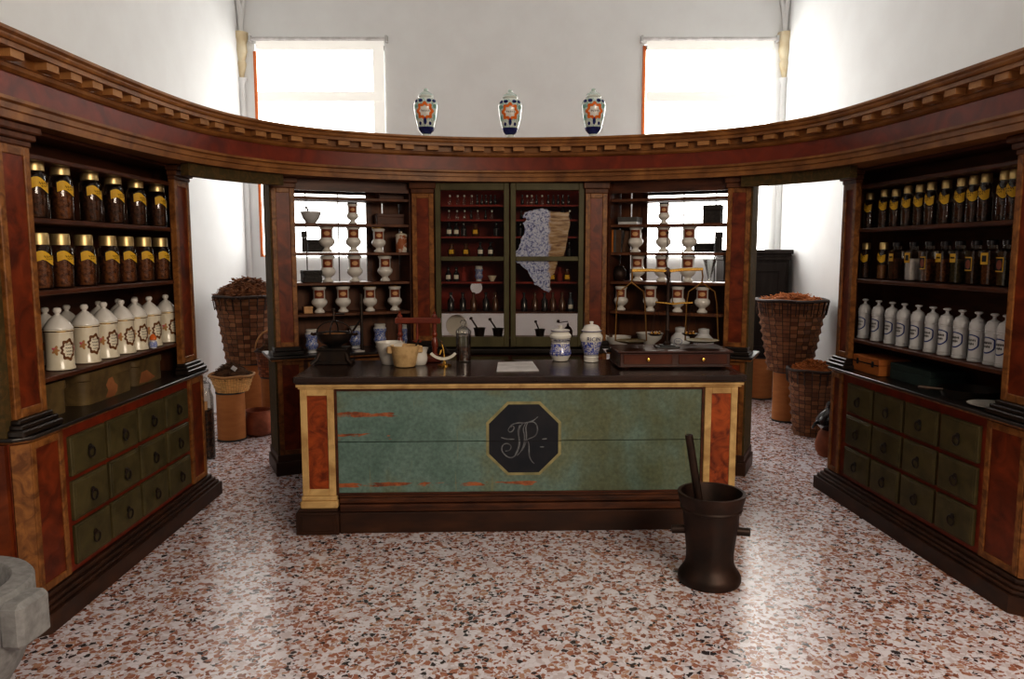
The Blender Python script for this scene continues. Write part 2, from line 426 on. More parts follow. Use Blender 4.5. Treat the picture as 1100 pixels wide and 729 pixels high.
def text_mesh(body, size):
    cu = bpy.data.curves.new('lettering', 'FONT'); cu.body = body; cu.size = size; cu.align_x = 'CENTER'; cu.resolution_u = 3
    o = bpy.data.objects.new('lettering', cu); col.objects.link(o)
    dg = bpy.context.evaluated_depsgraph_get()
    me = bpy.data.meshes.new_from_object(o.evaluated_get(dg))
    bpy.data.objects.remove(o); bpy.data.curves.remove(cu)
    return me
def text_decal(body, size, prof, cz, mat, parent, name='lettering', off=.0015, ang=-PI / 2, cs=0.0):
    me = text_mesh(body, size)
    for v in me.vertices:
        z = cz + v.co.y; r = rad(prof, z) + off; t = ang + (cs + v.co.x) / r
        v.co = (r * math.cos(t), r * math.sin(t), z)
    me.materials.clear(); me.materials.append(mat)
    o = bpy.data.objects.new(name, me); col.objects.link(o); o.parent = parent; WM[o] = WM[parent]
    return o

# ------------------------------------------------------------------ the room
XL, XR, YB, YF, ZC = -3.10, 3.12, 9.0, -.6, 5.2
def structure(o): o['kind'] = 'structure'; return o
m = MB(); m.box(XL - .2, XR + .2, YF, YB + .2, -.1, 0); structure(m.build('floor', terr))
m = MB(); m.box(XL - .2, XR + .2, YF, YB + .2, ZC, ZC + .1); structure(m.build('ceiling', wall_m))
m = MB(); m.box(XL - .2, XL, YF, YB + .2, 0, ZC); structure(m.build('wall_left', wall_m))
m = MB(); m.box(XR, XR + .2, YF, YB + .2, 0, ZC); structure(m.build('wall_right', wall_m))
WIN = [(-2.93, -1.45, 1.60, 4.0), (1.50, 2.97, 1.60, 4.0)]
m = MB()
xs = [XL, WIN[0][0], WIN[0][1], WIN[1][0], WIN[1][1], XR]
for i in (0, 2, 4): m.box(xs[i], xs[i + 1], YB, YB + .2, 0, ZC)
for a, b, z0, z1 in WIN:
    m.box(a, b, YB, YB + .2, 0, z0); m.box(a, b, YB, YB + .2, z1, ZC)
structure(m.build('wall_back', wall_m))
for k, (a, b, z0, z1) in enumerate(WIN):
    w = bpy.data.objects.new('window_%d' % (k + 1), None); col.objects.link(w); w.location = ((a + b) / 2, YB + .08, z0); structure(w); WM[w] = Matrix.Translation(w.location)
    m = MB()
    for bx in ((a, a + .05, z0, z1), (b - .05, b, z0, z1), (a, b, z1 - .05, z1), (a, b, z0, z0 + .05)): m.box(bx[0], bx[1], YB + .06, YB + .12, bx[2], bx[3])
    m.box((a + b) / 2 - .02, (a + b) / 2 + .02, YB + .07, YB + .11, z0, z1); m.box(a, b, YB + .07, YB + .11, 3.33, 3.38)
    m.build('window_frame', wall_m, w, local=False)
    m = MB(); m.box(a + .04, b - .04, YB + .085, YB + .095, z0 + .04, z1 - .04); m.build('pane', clear, w, local=False)
    m = MB(); m.box(a - .012, a + .022, YB - .015, YB + .05, z0, z1 - .08) if k == 0 else m.box(a - .012, a + .022, YB - .015, YB + .05, z0, z1 - .02)
    m.build('frame_edge', frame_o, w, local=False)
    rb = thing('roller_blind', ['sunlit cream roller blind drawn over the left-hand high window', 'sunlit cream roller blind drawn over the right-hand high window'][k], 'blind', ((a + b) / 2, YB - .05, z0), 0, 'roller blinds')
    mr = .13 if k == 0 else .02
    m = MB(); m.box(a + .03, b - mr, YB - .030, YB - .024, z0 + .02, z1 - .07); m.build('fabric', (blind_l, blind_r)[k], rb, local=False)
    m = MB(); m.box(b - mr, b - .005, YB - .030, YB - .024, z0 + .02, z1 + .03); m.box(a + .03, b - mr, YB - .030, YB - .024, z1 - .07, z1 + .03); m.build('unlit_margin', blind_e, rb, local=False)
    m = MB(); m.box(a + .03, b - .02, YB - .036, YB - .0305, 3.36, 3.47); m.build('transom_shade', blind_shade, rb, local=False)  # dimmer band painted across the blind as the transom's shade
    m = MB(); m.tube([(a - .03, YB - .045, z1 + .045), (b + .03, YB - .045, z1 + .045)], .022, 10); m.build('roller_tube', paper, rb, local=False)
    for x in (a - .03, b + .03):
        m = MB(); m.box(x - .012, x + .012, YB - .075, YB - .001, z1 + .01, z1 + .08); m.build('bracket', greycer, rb, local=False)
# corner colonnettes, corbels and vault ribs
for k, (sx, xw) in enumerate(((1, XL), (-1, XR))):
    m = MB(); m.lathe([(.035, 0), (.035, 3.55), (.06, 3.62)], 12, Matrix.Translation((xw + sx * .02, YB - .02, 0)))
    structure(m.build('trim_%d' % (k + 1), wall_m))
    m = MB(); m.lathe([(.02, 3.62), (.03, 3.66), (.06, 3.78), (.045, 3.82), (.075, 3.92), (.065, 4.0), (.09, 4.06), (.09, 4.12)], 14, Matrix.Translation((xw + sx * .02, YB - .02, 0)))
    structure(m.build('trim_%d' % (k + 3), trimwhite))
    m = MB()
    for e in (0, 1):
        pts = []
        for i in range(13):
            t = i / 12 * PI / 2
            a = 1.1 * (1 - math.cos(t)); z = 4.1 + 1.15 * math.sin(t)
            pts.append((xw + sx * (.03 + a * (.75 if e else .0)), YB - .03 - (0.0 if e else a), z))
        m.tube(pts, .028, 8)
    structure(m.build('trim_%d' % (k + 5), wall_m))

# ------------------------------------------------------------------ the curved entablature
CTRL = [(-2.04, 2.85), (-2.03, 3.3), (-2.025, 3.75), (-2.00, 4.2), (-1.95, 4.62), (-1.84, 4.98), (-1.65, 5.31), (-1.42, 5.53), (-1.13, 5.70), (-.80, 5.845), (-.42, 5.95), (0.0, 5.985),
        (.42, 5.955), (.80, 5.875), (1.15, 5.765), (1.45, 5.62), (1.66, 5.47), (1.84, 5.27), (1.98, 5.06), (2.08, 4.82), (2.15, 4.45), (2.195, 4.1), (2.245, 3.6), (2.285, 3.2), (2.31, 2.95)]
def cr(P, n):
    out = []
    for i in range(len(P) - 1):
        p0, p1, p2, p3 = [Vector(P[max(0, min(len(P) - 1, i + k))]) for k in (-1, 0, 1, 2)]
        for j in range(n):
            t = j / n
            out.append(.5 * ((2 * p1) + (p2 - p0) * t + (2 * p0 - 5 * p1 + 4 * p2 - p3) * t * t + (3 * p1 - p0 - 3 * p2 + p3) * t ** 3))
    out.append(Vector(P[-1])); return out
def smooth_poly(p, it):
    for _ in range(it): p = [p[0]] + [(p[i - 1] + p[i] * 2 + p[i + 1]) / 4 for i in range(1, len(p) - 1)] + [p[-1]]
    return p
base2 = smooth_poly(cr(CTRL, 8), 40)
def with_normals(p):
    out = []
    for i in range(len(p)):
        t = (p[min(i + 1, len(p) - 1)] - p[max(i - 1, 0)]).normalized()
        out.append((p[i], Vector((-t.y, t.x))))
    return out
path = with_normals(base2)
ent = thing('entablature', 'long curved cornice of ochre mouldings and red burl frieze crowning all the cabinets', 'cornice', (0, 5.985, 2.19))
m = MB(); m.sweep(path, [(.30, 2.19), (0, 2.19), (0, 2.222), (-.010, 2.226), (-.010, 2.250), (-.026, 2.258), (-.026, 2.272), (.0, 2.276), (.30, 2.276)]); m.build('architrave', gold2, ent, local=False)
m = MB(); m.sweep(path, [(.30, 2.276), (.006, 2.276), (.006, 2.374), (.30, 2.374)]); m.build('frieze', burl_d, ent, local=False)
m = MB(); m.sweep(path, [(.30, 2.374), (-.004, 2.374), (-.018, 2.386), (-.022, 2.402), (-.03, 2.404), (-.03, 2.442), (.30, 2.442)]); m.build('bed_mould', gold2, ent, local=False)
m = MB(); m.sweep(path, [(.30, 2.442), (-.095, 2.442), (-.095, 2.462), (-.105, 2.464), (-.112, 2.476), (-.112, 2.482), (-.125, 2.492), (-.125, 2.505), (.34, 2.505)]); m.build('cornice', gold2, ent, local=False)
acc = 0; last = path[0][0]; nxt = .1
for i in range(1, len(path)):
    d = (path[i][0] - last).length; acc += d; last = path[i][0]
    if acc >= nxt:
        nxt += .172; p, n = path[i]; t = Vector((n.y, -n.x))
        T = Matrix(((t.x, n.x, 0, p.x), (t.y, n.y, 0, p.y), (0, 0, 1, 0), (0, 0, 0, 1)))
        m = MB(); m.box(-.042, .042, -.082, -.028, 2.410, 2.4415, T=T); m.build('dentil', M('pale_ochre_dentil', (.42, .21, .08), (.28, .13, .045), 8, .5) if 'pale_ochre_dentil' not in MATS else MATS['pale_ochre_dentil'], ent, local=False)
# header boards hanging under the architrave over the two doorways
def header(i0, i1, label):
    seg = path[i0:i1 + 1]
    m = MB(); m.sweep(seg, [(.10, 2.115), (.045, 2.115), (.045, 2.19), (.10, 2.19)]); m.build('door_header', marble, ent, local=False)['label'] = label
def idx(pred): return [i for i, (p, n) in enumerate(path) if pred(p)]
hl = idx(lambda p: p.x < -1.55 and 4.70 < p.y); header(hl[0], hl[-1], 'green marbled header board above the left doorway')
hr = idx(lambda p: p.x > 1.58 and 4.80 < p.y); header(hr[0], hr[-1], 'green marbled header board above the right doorway')

# ------------------------------------------------------------------ the two side wings
def frame_matrix(o, d, n):
    return Matrix(((d[0], n[0], 0, o[0]), (d[1], n[1], 0, o[1]), (0, 0, 1, 0), (0, 0, 0, 1)))
FL = frame_matrix((-2.0, 0), (0, 1), (-1, 0))
_a = math.atan(.0747)
FR = frame_matrix((2.53, 0), (-math.sin(_a), math.cos(_a)), (math.cos(_a), math.sin(_a)))
def panel_post(name, X, parent, u0, u1, w, z0, z1, frame, inset, fr=.035, depth=.03, back=.06):
    """pilaster: framed shaft with a coloured inset panel"""
    m = MB(X); m.box(u0, u1, w + .006, w + depth + back, z0, z1)
    m.box(u0, u0 + fr, w - .006, w + .01, z0, z1, .003); m.box(u1 - fr, u1, w - .006, w + .01, z0, z1, .003)
    m.box(u0 + fr, u1 - fr, w - .006, w + .01, z0, z0 + fr, .003); m.box(u0 + fr, u1 - fr, w - .006, w + .01, z1 - fr, z1, .003)
    p = m.build(name, frame, parent, local=False)
    m = MB(X); m.box(u0 + fr, u1 - fr, w + .001, w + .006, z0 + fr, z1 - fr); m.build('inset_panel', inset, p, local=False)
    return p
def wing(side, X, u0, u1, dr0, dr1, pn0, pn1, un0, un1, uf0, uf1, nearend):
    S = side
    base = thing('drawer_cabinet', '%s-hand low cabinet with twelve olive drawers below the jar shelves' % S, 'cabinet', X @ Vector(((u0 + u1) / 2, .3, 0)))
    cant = [(u0, .16), (u0 + .055, .06)]
    def outline(e): return [(u0 - e * .4, .60), (u0 - e * .4, .11 - e), (u0 + .05 - e * .5, -e + .06), (u1 + e, -e + .06), (u1 + e, .60)]
    m = MB(X); m.prism(outline(.06), 0, .085); m.prism(outline(.045), .085, .105, bev=.004); m.prism(outline(.03), .105, .125, bev=.004); m.prism(outline(.012), .125, .15, bev=.004)
    m.build('plinth', plinth_m, base, local=False)
    m = MB(X); m.prism([(u0, .59), (u0, .12), (u0 + .055, .075), (u1 - .005, .075), (u1 - .005, .59)], .15, .845); m.build('carcass', burl, base, local=False)
    panel_post('near_pilaster', X, base, pn0, pn1, .065, .155, .84, gold, burl)
    panel_post('far_pilaster', X, base, uf0, min(uf1, u1 - .01), .065, .155, .84, gold, burl)
    # canted corner strip
    m = MB(X); m.prism([(u0 + .002, .118), (u0 - .003, .110), (u0 + .048, .060), (u0 + .056, .070)], .155, .84); m.build('corner_strip', gold, base, local=False)
    m = MB(X); m.box(dr0 - .02, dr1 + .02, .068, .075, .155, .84); m.build('rail', burl_d, base, local=False)
    nx, nz = 4, 3; cw = (dr1 - dr0) / nx; ch = (.810 - .172) / nz
    for i in range(nx):
        for j in range(nz):
            a = dr0 + i * cw + .012; b = a + cw - .024; z0 = .172 + j * ch + .012; z1 = z0 + ch - .024
            m = MB(X); m.box(a, b, .050, .072, z0, z1, .004)
            m.box(a + .012, b - .012, .047, .051, z0 + .012, z1 - .012, .002)
            d = m.build('drawer', drawer_m, base, local=False)
            m = MB(X); c = (a + b) / 2; zc = (z0 + z1) / 2 + .01
            m.lathe([(.0, 0), (.017, .001), (.017, .004), (.008, .008), (.006, .016), (0, .016)], 10, Matrix.Translation((c, .047, zc)) @ Matrix.Rotation(PI / 2, 4, 'X'))
            m.tube([(c + .026 * math.sin(t), .036, zc - .022 + .026 * math.cos(t)) for t in [2 * PI * k / 14 for k in range(15)]], .0042, 6)
            m.build('ring_pull', iron, d, local=False)
    wt = thing('worktop', 'black polished worktop ledge of the %s-hand wing' % S, 'worktop', X @ Vector(((u0 + u1) / 2, .3, .846)))
    def o2(e): return [(u0 - e, .62), (u0 - e, .10 - e * .4), (u0 + .05 - e * .4, .05 - e), (u1 + e - .03, .05 - e), (u1 + e, .08 - e), (u1 + e, .62)]
    m = MB(X); m.prism(o2(.0), .846, .858, bev=.003); m.build('edge_moulding', gold, wt, local=False)
    m = MB(X); m.prism(o2(.02), .8585, .875, bev=.004); m.build('slab', black, wt, local=False)
    up = thing('shelf_cabinet', '%s-hand open wall cabinet holding rows of apothecary jars' % S, 'cabinet', X @ Vector(((u0 + u1) / 2, .4, .876)))
    for nm, a, b in (('near_pilaster', un0, un1), ('far_pilaster', uf0, uf1)):
        p = panel_post(nm, X, up, a, b, .10, .945, 2.10, gold, burl, .04, .03, 0)
        m = MB(X); m.box(a - .035, b + .035, .045, .135, .876, .905, .006); m.box(a - .022, b + .022, .058, .135, .905, .925, .004); m.box(a - .01, b + .01, .075, .135, .925, .945, .004); m.build('pedestal', black, p, local=False)
        m = MB(X); m.box(a - .005, b + .005, .088, .135, 2.10, 2.125, .004); m.box(a - .02, b + .02, .072, .135, 2.125, 2.155, .006); m.box(a - .035, b + .035, .055, .135, 2.155, 2.189, .006); m.build('capital', mahog_l, p, local=False)
    m = MB(X); m.box(un0, uf1, .47, .49, .876, 2.188); m.build('back_panel', mahog, up, local=False)
    m = MB(X); m.box(un1 - .015, un1, .12, .47, .876, 2.188); m.build('near_cheek', mahog, up, local=False)
    m = MB(X); m.box(uf1 - .045, uf1 - .03, .16, .47, .876, 2.188); m.build('far_cheek', mahog_l, up, local=False)
    m = MB(X); m.box(uf1 - .012, uf1, .15, .49, .876, 2.188); m.build('door_jamb', mahog, up, local=False)
    for z in (1.08, 1.477, 1.805, 2.085):
        m = MB(X); m.box(un1 - .02, uf0 + .01, .125, .472, z - .024, z, .004); m.box(uf0 + .01, uf1 - .03, .136, .472, z - .024, z); m.build('shelf', mahog, up, local=False)
    m = MB(X); m.box(un1 - .01, uf1 - .03, .115, .472, 2.172, 2.188); m.build('top_board', mahog, up, local=False)
    m = MB(X); m.box(un1 - .01, uf1 - .03, .30, .472, 2.086, 2.171); m.build('top_rail', mahog, up, local=False)
    m = MB(X); m.box(u0 - .02, u0 - .001, .17, .74, .8765, 2.188); m.build('end_board', orange_burl, up, local=False)['label'] = nearend
    m = MB(X); m.box(u0 - .02, u0 - .001, .125, .74, 0, .845); m.build('end_board', orange_burl, base, local=False)['label'] = nearend
    m = MB(X); m.box(u0 - .022, un0 - .002, .112, .168, .8765, 2.188); m.build('marbled_stile', marble, up, local=False)
wing('left', FL, 3.14, 5.06, 3.455, 4.765, 3.195, 3.43, 3.165, 3.385, 4.81, 5.03, 'orange burl end board closing the left wing beside the stone mortar')
wing('right', FR, 3.34, 5.22, 3.685, 4.985, 3.395, 3.66, 3.41, 3.63, 5.065, 5.235, 'orange burl end board closing the near end of the right wing')

# ---- jars for the wings
JP = [(.050, .002), (.053, .008), (.053, .185), (.049, .196), (.042, .205), (.041, .212)]
RIB = []
for i in range(9): RIB.append((-.045 + .09 * i / 8, -.020 + .012 * math.sin(i / 8 * 2 * PI) - .006 * (i / 8)))
for i in range(9): RIB.append((.045 - .09 * i / 8, .022 + .012 * math.sin((1 - i / 8) * 2 * PI) - .006 * (1 - i / 8)))
def ribjar(cm, prof=JP, rib=RIB, lidr=.044, lidh=.050, fill=.15, s=1.0):
    def mk():
        t = thing('apothecary_glass_jar', '', 'jar')
        m = MB(); m.lathe(prof, 24); m.build('glass_body', jarglass, t)
        zt = prof[-1][1]
        m = MB(); m.lathe([(0, .006)] + [(max(r - .004, .01), max(z, .006)) for r, z in prof if z < fill] + [(rad(prof, fill) - .004, fill), (0, fill + .004)], 20); m.build('contents', cm, t)
        m = MB(); m.lathe([(lidr, zt - .004), (lidr, zt + lidh * .8), (lidr - .003, zt + lidh), (0, zt + lidh + .001)], 24); m.build('lid', lidm, t)
        m = MB(); m.decal(prof, .148 * s, [(a * 1.33 * s, b * 1.16 * s) for a, b in rib], off=.001); lb = m.build('label_border', ink, t)
        m = MB(); m.decal(prof, .148 * s, [(a * 1.24 * s, b * 1.02 * s) for a, b in rib], off=.002); l = m.build('label', yellow, t)
        m = MB(); m.squiggle(prof, .152 * s, .05 * s, .006 * s, 11, .0016, .003, seed=3); m.squiggle(prof, .140 * s, .032 * s, .004 * s, 7, .0013, .003, seed=5); m.build('lettering', ink, l)
        return t
    return Repeat(mk)
rjA, rjB = ribjar(cont[1]), ribjar(cont[0])
def wing_pos(x, y, X, w):
    p0 = X @ Vector((0, w, 0)); n = (X @ Vector((0, 1, 0)) - X @ Vector((0, 0, 0)))
    return atplane(x, y, p0, n)
row = [38, 66, 97, 122, 146, 168.5]
for i, x in enumerate(row):
    p = wing_pos(x, 215, FL, .21)
    (rjA if i not in (1,) else rjB).put('gilt-lidded glass jar with yellow ribbon label, %s on left wing top row' % ordn(i, 6), (p.x, p.y, 1.806), PI / 2 - .28, 'gilt-lidded glass jars on the left wing', (1, 1, 1.05))
row = [43, 66, 91, 117, 136, 155, 173]
for i, x in enumerate(row):
    p = wing_pos(x, 285, FL, .21)
    rjB.put('gilt-lidded glass jar of brown drugs, %s on left wing second row' % ordn(i, 7), (p.x, p.y, 1.478), PI / 2 - .28, 'gilt-lidded glass jars on the left wing', (1, 1, 1.0))
# white porcelain jars with wreaths
WP = [(.060, 0), (.066, .004), (.066, .012), (.062, .020), (.062, .180), (.066, .186), (.066, .194), (.062, .198)]
WLID = [(.066, .199), (.066, .205), (.055, .225), (.036, .250), (.020, .264), (.012, .270), (.011, .274), (.018, .282), (.020, .292), (.015, .302), (0, .306)]
def mk_white():
    t = thing('porcelain_drug_jar', '', 'jar')
    m = MB(); m.lathe(WP, 28); b = m.build('body', creamcer, t)
    m = MB(); m.lathe(WLID, 24); m.build('lid', ceramic, t)
    m = MB(); m.lathe([(.0625, .187), (.0668, .1875), (.0668, .1925), (.0625, .193)], 28, caps=False); m.build('gilt_band', brass, t)
    wr = [(a * (1 + .10 * math.cos(9 * math.atan2(b_, a))), b_ * (1 + .10 * math.cos(9 * math.atan2(b_, a)))) for a, b_ in ell(.036, .052, 72)]
    m = MB(); m.decal(WP, .100, wr, k0=.70); m.build('wreath', brownpaint, t)
    m = MB()
    for k in range(4): m.squiggle(WP, .125 - .016 * k, .036 - .004 * abs(k - 1), .003, 9, .0012, seed=k)
    m.build('lettering', ink, t)
    for sg in (-1, 1):
        m = MB(); m.decal(WP, .100, [(a * (1 + .3 * math.cos(5 * math.atan2(b, a))), b * (1 + .3 * math.cos(5 * math.atan2(b, a)))) for a, b in ell(.014, .020, 40)], cs=.058 * sg); m.build('flower_spray', pinkp, t)
    return t
wj = Repeat(mk_white)
for i, (x, y) in enumerate(((63.7, 370), (92.5, 365), (113, 361), (131.6, 357), (146, 354), (161.4, 351), (179, 346))):
    p = wing_pos(x, y, FL, .21)
    wj.put('white porcelain jar with brown wreath and knob lid, %s in front row' % ordn(i, 7), (p.x, p.y, 1.081), PI / 2 - .38, 'white porcelain jars on the left wing', 1.0)
for i, (x, y) in enumerate(((50, 360), (73, 357), (107, 352), (128, 349), (146, 346))):
    p = wing_pos(x, y, FL, .385)
    wj.put('white porcelain jar half hidden in back row, %s behind the wreath jars' % ordn(i, 5), (p.x, p.y, 1.081), PI / 2 - .38, 'white porcelain jars on the left wing', .96)
# little blue and white spirit figure-like pot by the sixth jar
t = thing('small_pot', 'small blue and orange patterned pot in front of the sixth wreath jar', 'pot', (*wing_pos(164.5, 366, FL, .138).xy, 1.081), PI / 2)
m = MB(); m.lathe([(.012, 0), (.020, .003), (.024, .025), (.020, .045), (.014, .05)], 14); m.build('body', bluewhite2, t)
m = MB(); m.lathe([(.014, .0505), (.020, .055), (.018, .072), (.008, .085), (0, .088)], 12); m.build('stopper', orangeglaze, t)
# chests on the left worktop
def chest(label, a, b, w0, w1, h, X, patch=None, ztop=.876):
    c = X @ Vector(((a + b) / 2, (w0 + w1) / 2, ztop)); t = thing('bentwood_box', label, 'box', c, 0, 'bentwood boxes on the left worktop')
    def rr(e):
        x0, x1, y0, y1 = a + e, b - e, w0 + e, w1 - e; q = .05; pts = []
        for cx, cy, s in ((x1 - q, y1 - q, 0), (x0 + q, y1 - q, 1), (x0 + q, y0 + q, 2), (x1 - q, y0 + q, 3)):
            for k in range(6): th = (s + k / 5) * PI / 2; pts.append((cx + q * math.cos(th), cy + q * math.sin(th)))
        return pts
    m = MB(X); m.prism(rr(.006), ztop, ztop + h * .72); m.build('body', tinbox, t, local=False)
    m = MB(X); m.prism(rr(0), ztop + h * .72 + .001, ztop + h, bev=.006); m.build('lid', tinbox, t, local=False)
    if patch:
        m = MB(X); m.prism(patch, w0 + .0055, w0 + .0075, Matrix(((1, 0, 0, 0), (0, 0, 1, 0), (0, 1, 0, 0), (0, 0, 0, 1)))); m.build('bare_patch', tinpatch, t, local=False)
chest('dark olive bentwood box nearest the camera under the wreath jars', 3.46, 3.70, .17, .40, .16, FL)
chest('long olive bentwood box with a bare orange patch, middle of three', 3.80, 4.30, .15, .40, .165, FL,
      [(3.99, .885), (4.02, .92), (4.00, .95), (4.03, .98), (4.07, .985), (4.09, .95), (4.12, .93), (4.11, .90), (4.08, .88), (4.03, .879)])
chest('brown bentwood box farthest along the left worktop', 4.36, 4.72, .17, .40, .15, FL, [(4.40, .89), (4.43, .95), (4.50, .955), (4.56, .92), (4.60, .90), (4.5, .884)])

# right wing jars
RP = [(.033, .002), (.036, .006), (.036, .150), (.032, .170), (.025, .184), (.025, .196)]
RRIB = [(a * .78, b * 1.05) for a, b in RIB]
rr1 = ribjar(cont[1], RP, RRIB, .027, .040, .12, .97)
for i, (x, y) in enumerate(((934, 230), (950, 229), (962, 228), (975, 227), (988, 226), (1000, 225), (1016, 224), (1032.5, 222), (1045.7, 221), (1058.5, 220), (1078.6, 218), (1089, 217))):
    p = wing_pos(x, y, FR, .23)
    rr1.put('slim glass jar with yellow label, %s on right wing top row' % ordn(i, 12), (p.x, p.y, 1.806), -PI / 2 + .20, 'slim glass jars on the right wing', (1, 1, (1.0, 1.03, 1.0, 1.04, 1.03, 1.05, 1.04, 1.04, 1.05, 1.06, 1.06, 1.06)[i]))
def sqjar(cm, style):
    def mk():
        t = thing('square_glass_jar', '', 'jar')
        e = .037
        m = MB(); m.box(-e, e, -e, e, .002, .185, .008); m.lathe([(.030, .184), (.024, .192), (.024, .21)], 16); m.build('glass_body', jarglass, t)
        m = MB(); m.box(-e + .004, e - .004, -e + .004, e - .004, .006, .135, .006); m.build('contents', cm, t)
        m = MB(); m.lathe([(.026, .210), (.026, .232), (.022, .236), (0, .237)], 16); m.build('stopper', darkglass, t)
        y = -e - .0015
        if style == 'plain':
            m = MB(); m.box(-.030, .030, y, y + .001, .118, .165); l = m.build('label', yellow, t)
            m = MB()
            for k in range(7): m.box(-.022 + k * .0066, -.018 + k * .0066, y - .001, y - .0002, .138, .148)
            m.build('lettering', ink, l)
        elif style == 'framed':
            m = MB(); m.box(-.034, .034, y, y + .001, .110, .170); l = m.build('label', yellow, t)
            m = MB(); m.box(-.020, .020, y - .001, y - .0002, .124, .156); m.build('label_centre', ink, l)
        else:
            m = MB(); m.box(-.034, .034, y, y + .001, .075, .148); l = m.build('label', yellow, t)
            m = MB(); m.box(-.034, .027, y - .001, y - .0002, .081, .142); c = m.build('label_centre', ink, l)
            m = MB(); m.prism([(a, b + .11) for a, b in ell(.024, .024, 16)], y - .0020, y - .0011, Matrix(((1, 0, 0, 0), (0, 0, 1, 0), (0, 1, 0, 0), (0, 0, 0, 1)))); m.build('medallion', rust_l, l)
        return t
    return Repeat(mk)
SQ = {}
rr2 = ribjar(cont[2], RP, RRIB, .027, .040, .09, .97)
spec = [(930, 'r', 0), (948.7, 'r2', 0), (963.5, 'plain', 1), (981, 'framed', 3), (998, 'oval', 0), (1015, 'plain', 0), (1030.5, 'plain', 4), (1048, 'oval', 1), (1065, 'framed', 0), (1082, 'oval', 4)]
desc = {'plain': 'square glass jar with plain yellow label', 'framed': 'square glass jar with black-centred yellow label', 'oval': 'square glass jar with dark medallion label'}
for i, (x, k, c) in enumerate(spec):
    p = wing_pos(x, 282 + i * .5, FR, .22); loc = (p.x, p.y, 1.478)
    if k[0] == 'r':
        (rr1 if k == 'r' else rr2).put('slim yellow-labelled jar %s on right wing second row' % ('at the far left end' if i == 0 else 'of ochre powder, second from left'), loc, -PI / 2 + .20, 'slim glass jars on the right wing')
    else:
        if (k, c) not in SQ: SQ[(k, c)] = sqjar(cont[c], k)
        lab = desc[k] + ' ' + ('filled with white salt on the right wing' if c == 3 else '%s on right wing second row' % ordn(i, 10))
        SQ[(k, c)].put(lab, loc, -PI / 2 - .07, 'square glass jars on the right wing')
CPf = [(.034, 0), (.038, .003), (.038, .014), (.035, .017), (.037, .021), (.035, .025), (.035, .150), (.038, .153), (.036, .158), (.038, .163), (.036, .170), (.037, .182), (.030, .196)]
CLD = [(.031, .1965), (.028, .204), (.014, .212), (.008, .218), (.008, .228), (.018, .234), (.019, .240), (.012, .244), (0, .245)]
def mk_cyl():
    t = thing('ribbed_ceramic_jar', '', 'jar')
    m = MB(); m.lathe(CPf, 24); m.build('body', greycer, t)
    m = MB(); m.lathe(CLD, 20); m.build('lid', greycer, t)
    sh = [(.040 * max(-1, min(1, 1.15 * math.cos(a))), .040 * math.sin(a) + .004 * math.cos(2 * a)) for a in [2 * PI * k / 32 for k in range(32)]]
    m = MB(); m.decal(CPf, .098, sh, k0=.85); m.build('cartouche', bluepaint, t)
    m = MB(); m.squiggle(CPf, .106, .046, .006, 15, .0026, seed=2); m.squiggle(CPf, .088, .034, .006, 11, .0026, seed=4); m.build('lettering', ink, t)
    return t
cj = Repeat(mk_cyl)
for i, (x, y) in enumerate(((928.6, 345), (943, 347), (957.5, 350), (970.4, 352), (985.6, 354), (1001, 357), (1016, 360), (1032, 363), (1049.4, 367), (1066.5, 370), (1079.5, 374))):
    p = wing_pos(x, y, FR, .20)
    cj.put('white ribbed jar with blue cartouche, %s on right wing lowest shelf' % ordn(i, 11), (p.x, p.y, 1.081), -PI / 2 + .14, 'white ribbed jars on the right wing', 1.08)
# things on the right worktop
def rbox(name, label, cat, ua, ub, w0, w1, h, mat, lid=True):
    c = FR @ Vector(((ua + ub) / 2, (w0 + w1) / 2, .876)); t = thing(name, label, cat, c)
    m = MB(FR); m.box(ua, ub, w0, w1, .876, .876 + h * .62, .004); m.build('body', mat, t, local=False)
    m = MB(FR); m.box(ua, ub, w0, w1, .876 + h * .63, .876 + h, .004); m.build('lid', mat, t, local=False)
    return t
t = rbox('leather_case', 'tan leather case with dark strap and clasps on right worktop', 'case', 4.73, 5.05, .12, .33, .105, tanbox)
m = MB(FR)
m.box(4.74, 5.04, .1165, .1195, .938, .945)
for u in (4.80, 4.98): m.box(u - .008, u + .008, .110, .1195, .925, .962, .002)
m.build('clasp', ink, t, local=False)
rbox('cloth_box', 'dark teal cloth-covered box to the right of the tan case', 'box', 4.28, 4.68, .16, .38, .10, tealbox)
t = thing('iron_pan', 'low black iron pan in the dark corner of the right worktop', 'pan', FR @ Vector((4.06, .25, .876)))
m = MB(); m.lathe([(.0, .001), (.13, .001), (.15, .045), (.155, .045), (.138, .0), (.0, 0)][::-1], 24); m.build('bowl', iron, t)
m = MB(); m.tube([(-.15, 0, .04), (-.22, .02, .045), (-.27, .03, .05)], .010, 8); m.build('handle', iron, t)
t = thing('plate', 'white round plate lying on the right worktop by the near pilaster', 'plate', FR @ Vector((3.78, .175, .876)))
m = MB(); m.lathe([(0, 0), (.07, 0), (.115, .014), (.117, .017), (.072, .005), (0, .004)], 28); m.build('dish', ceramic, t)

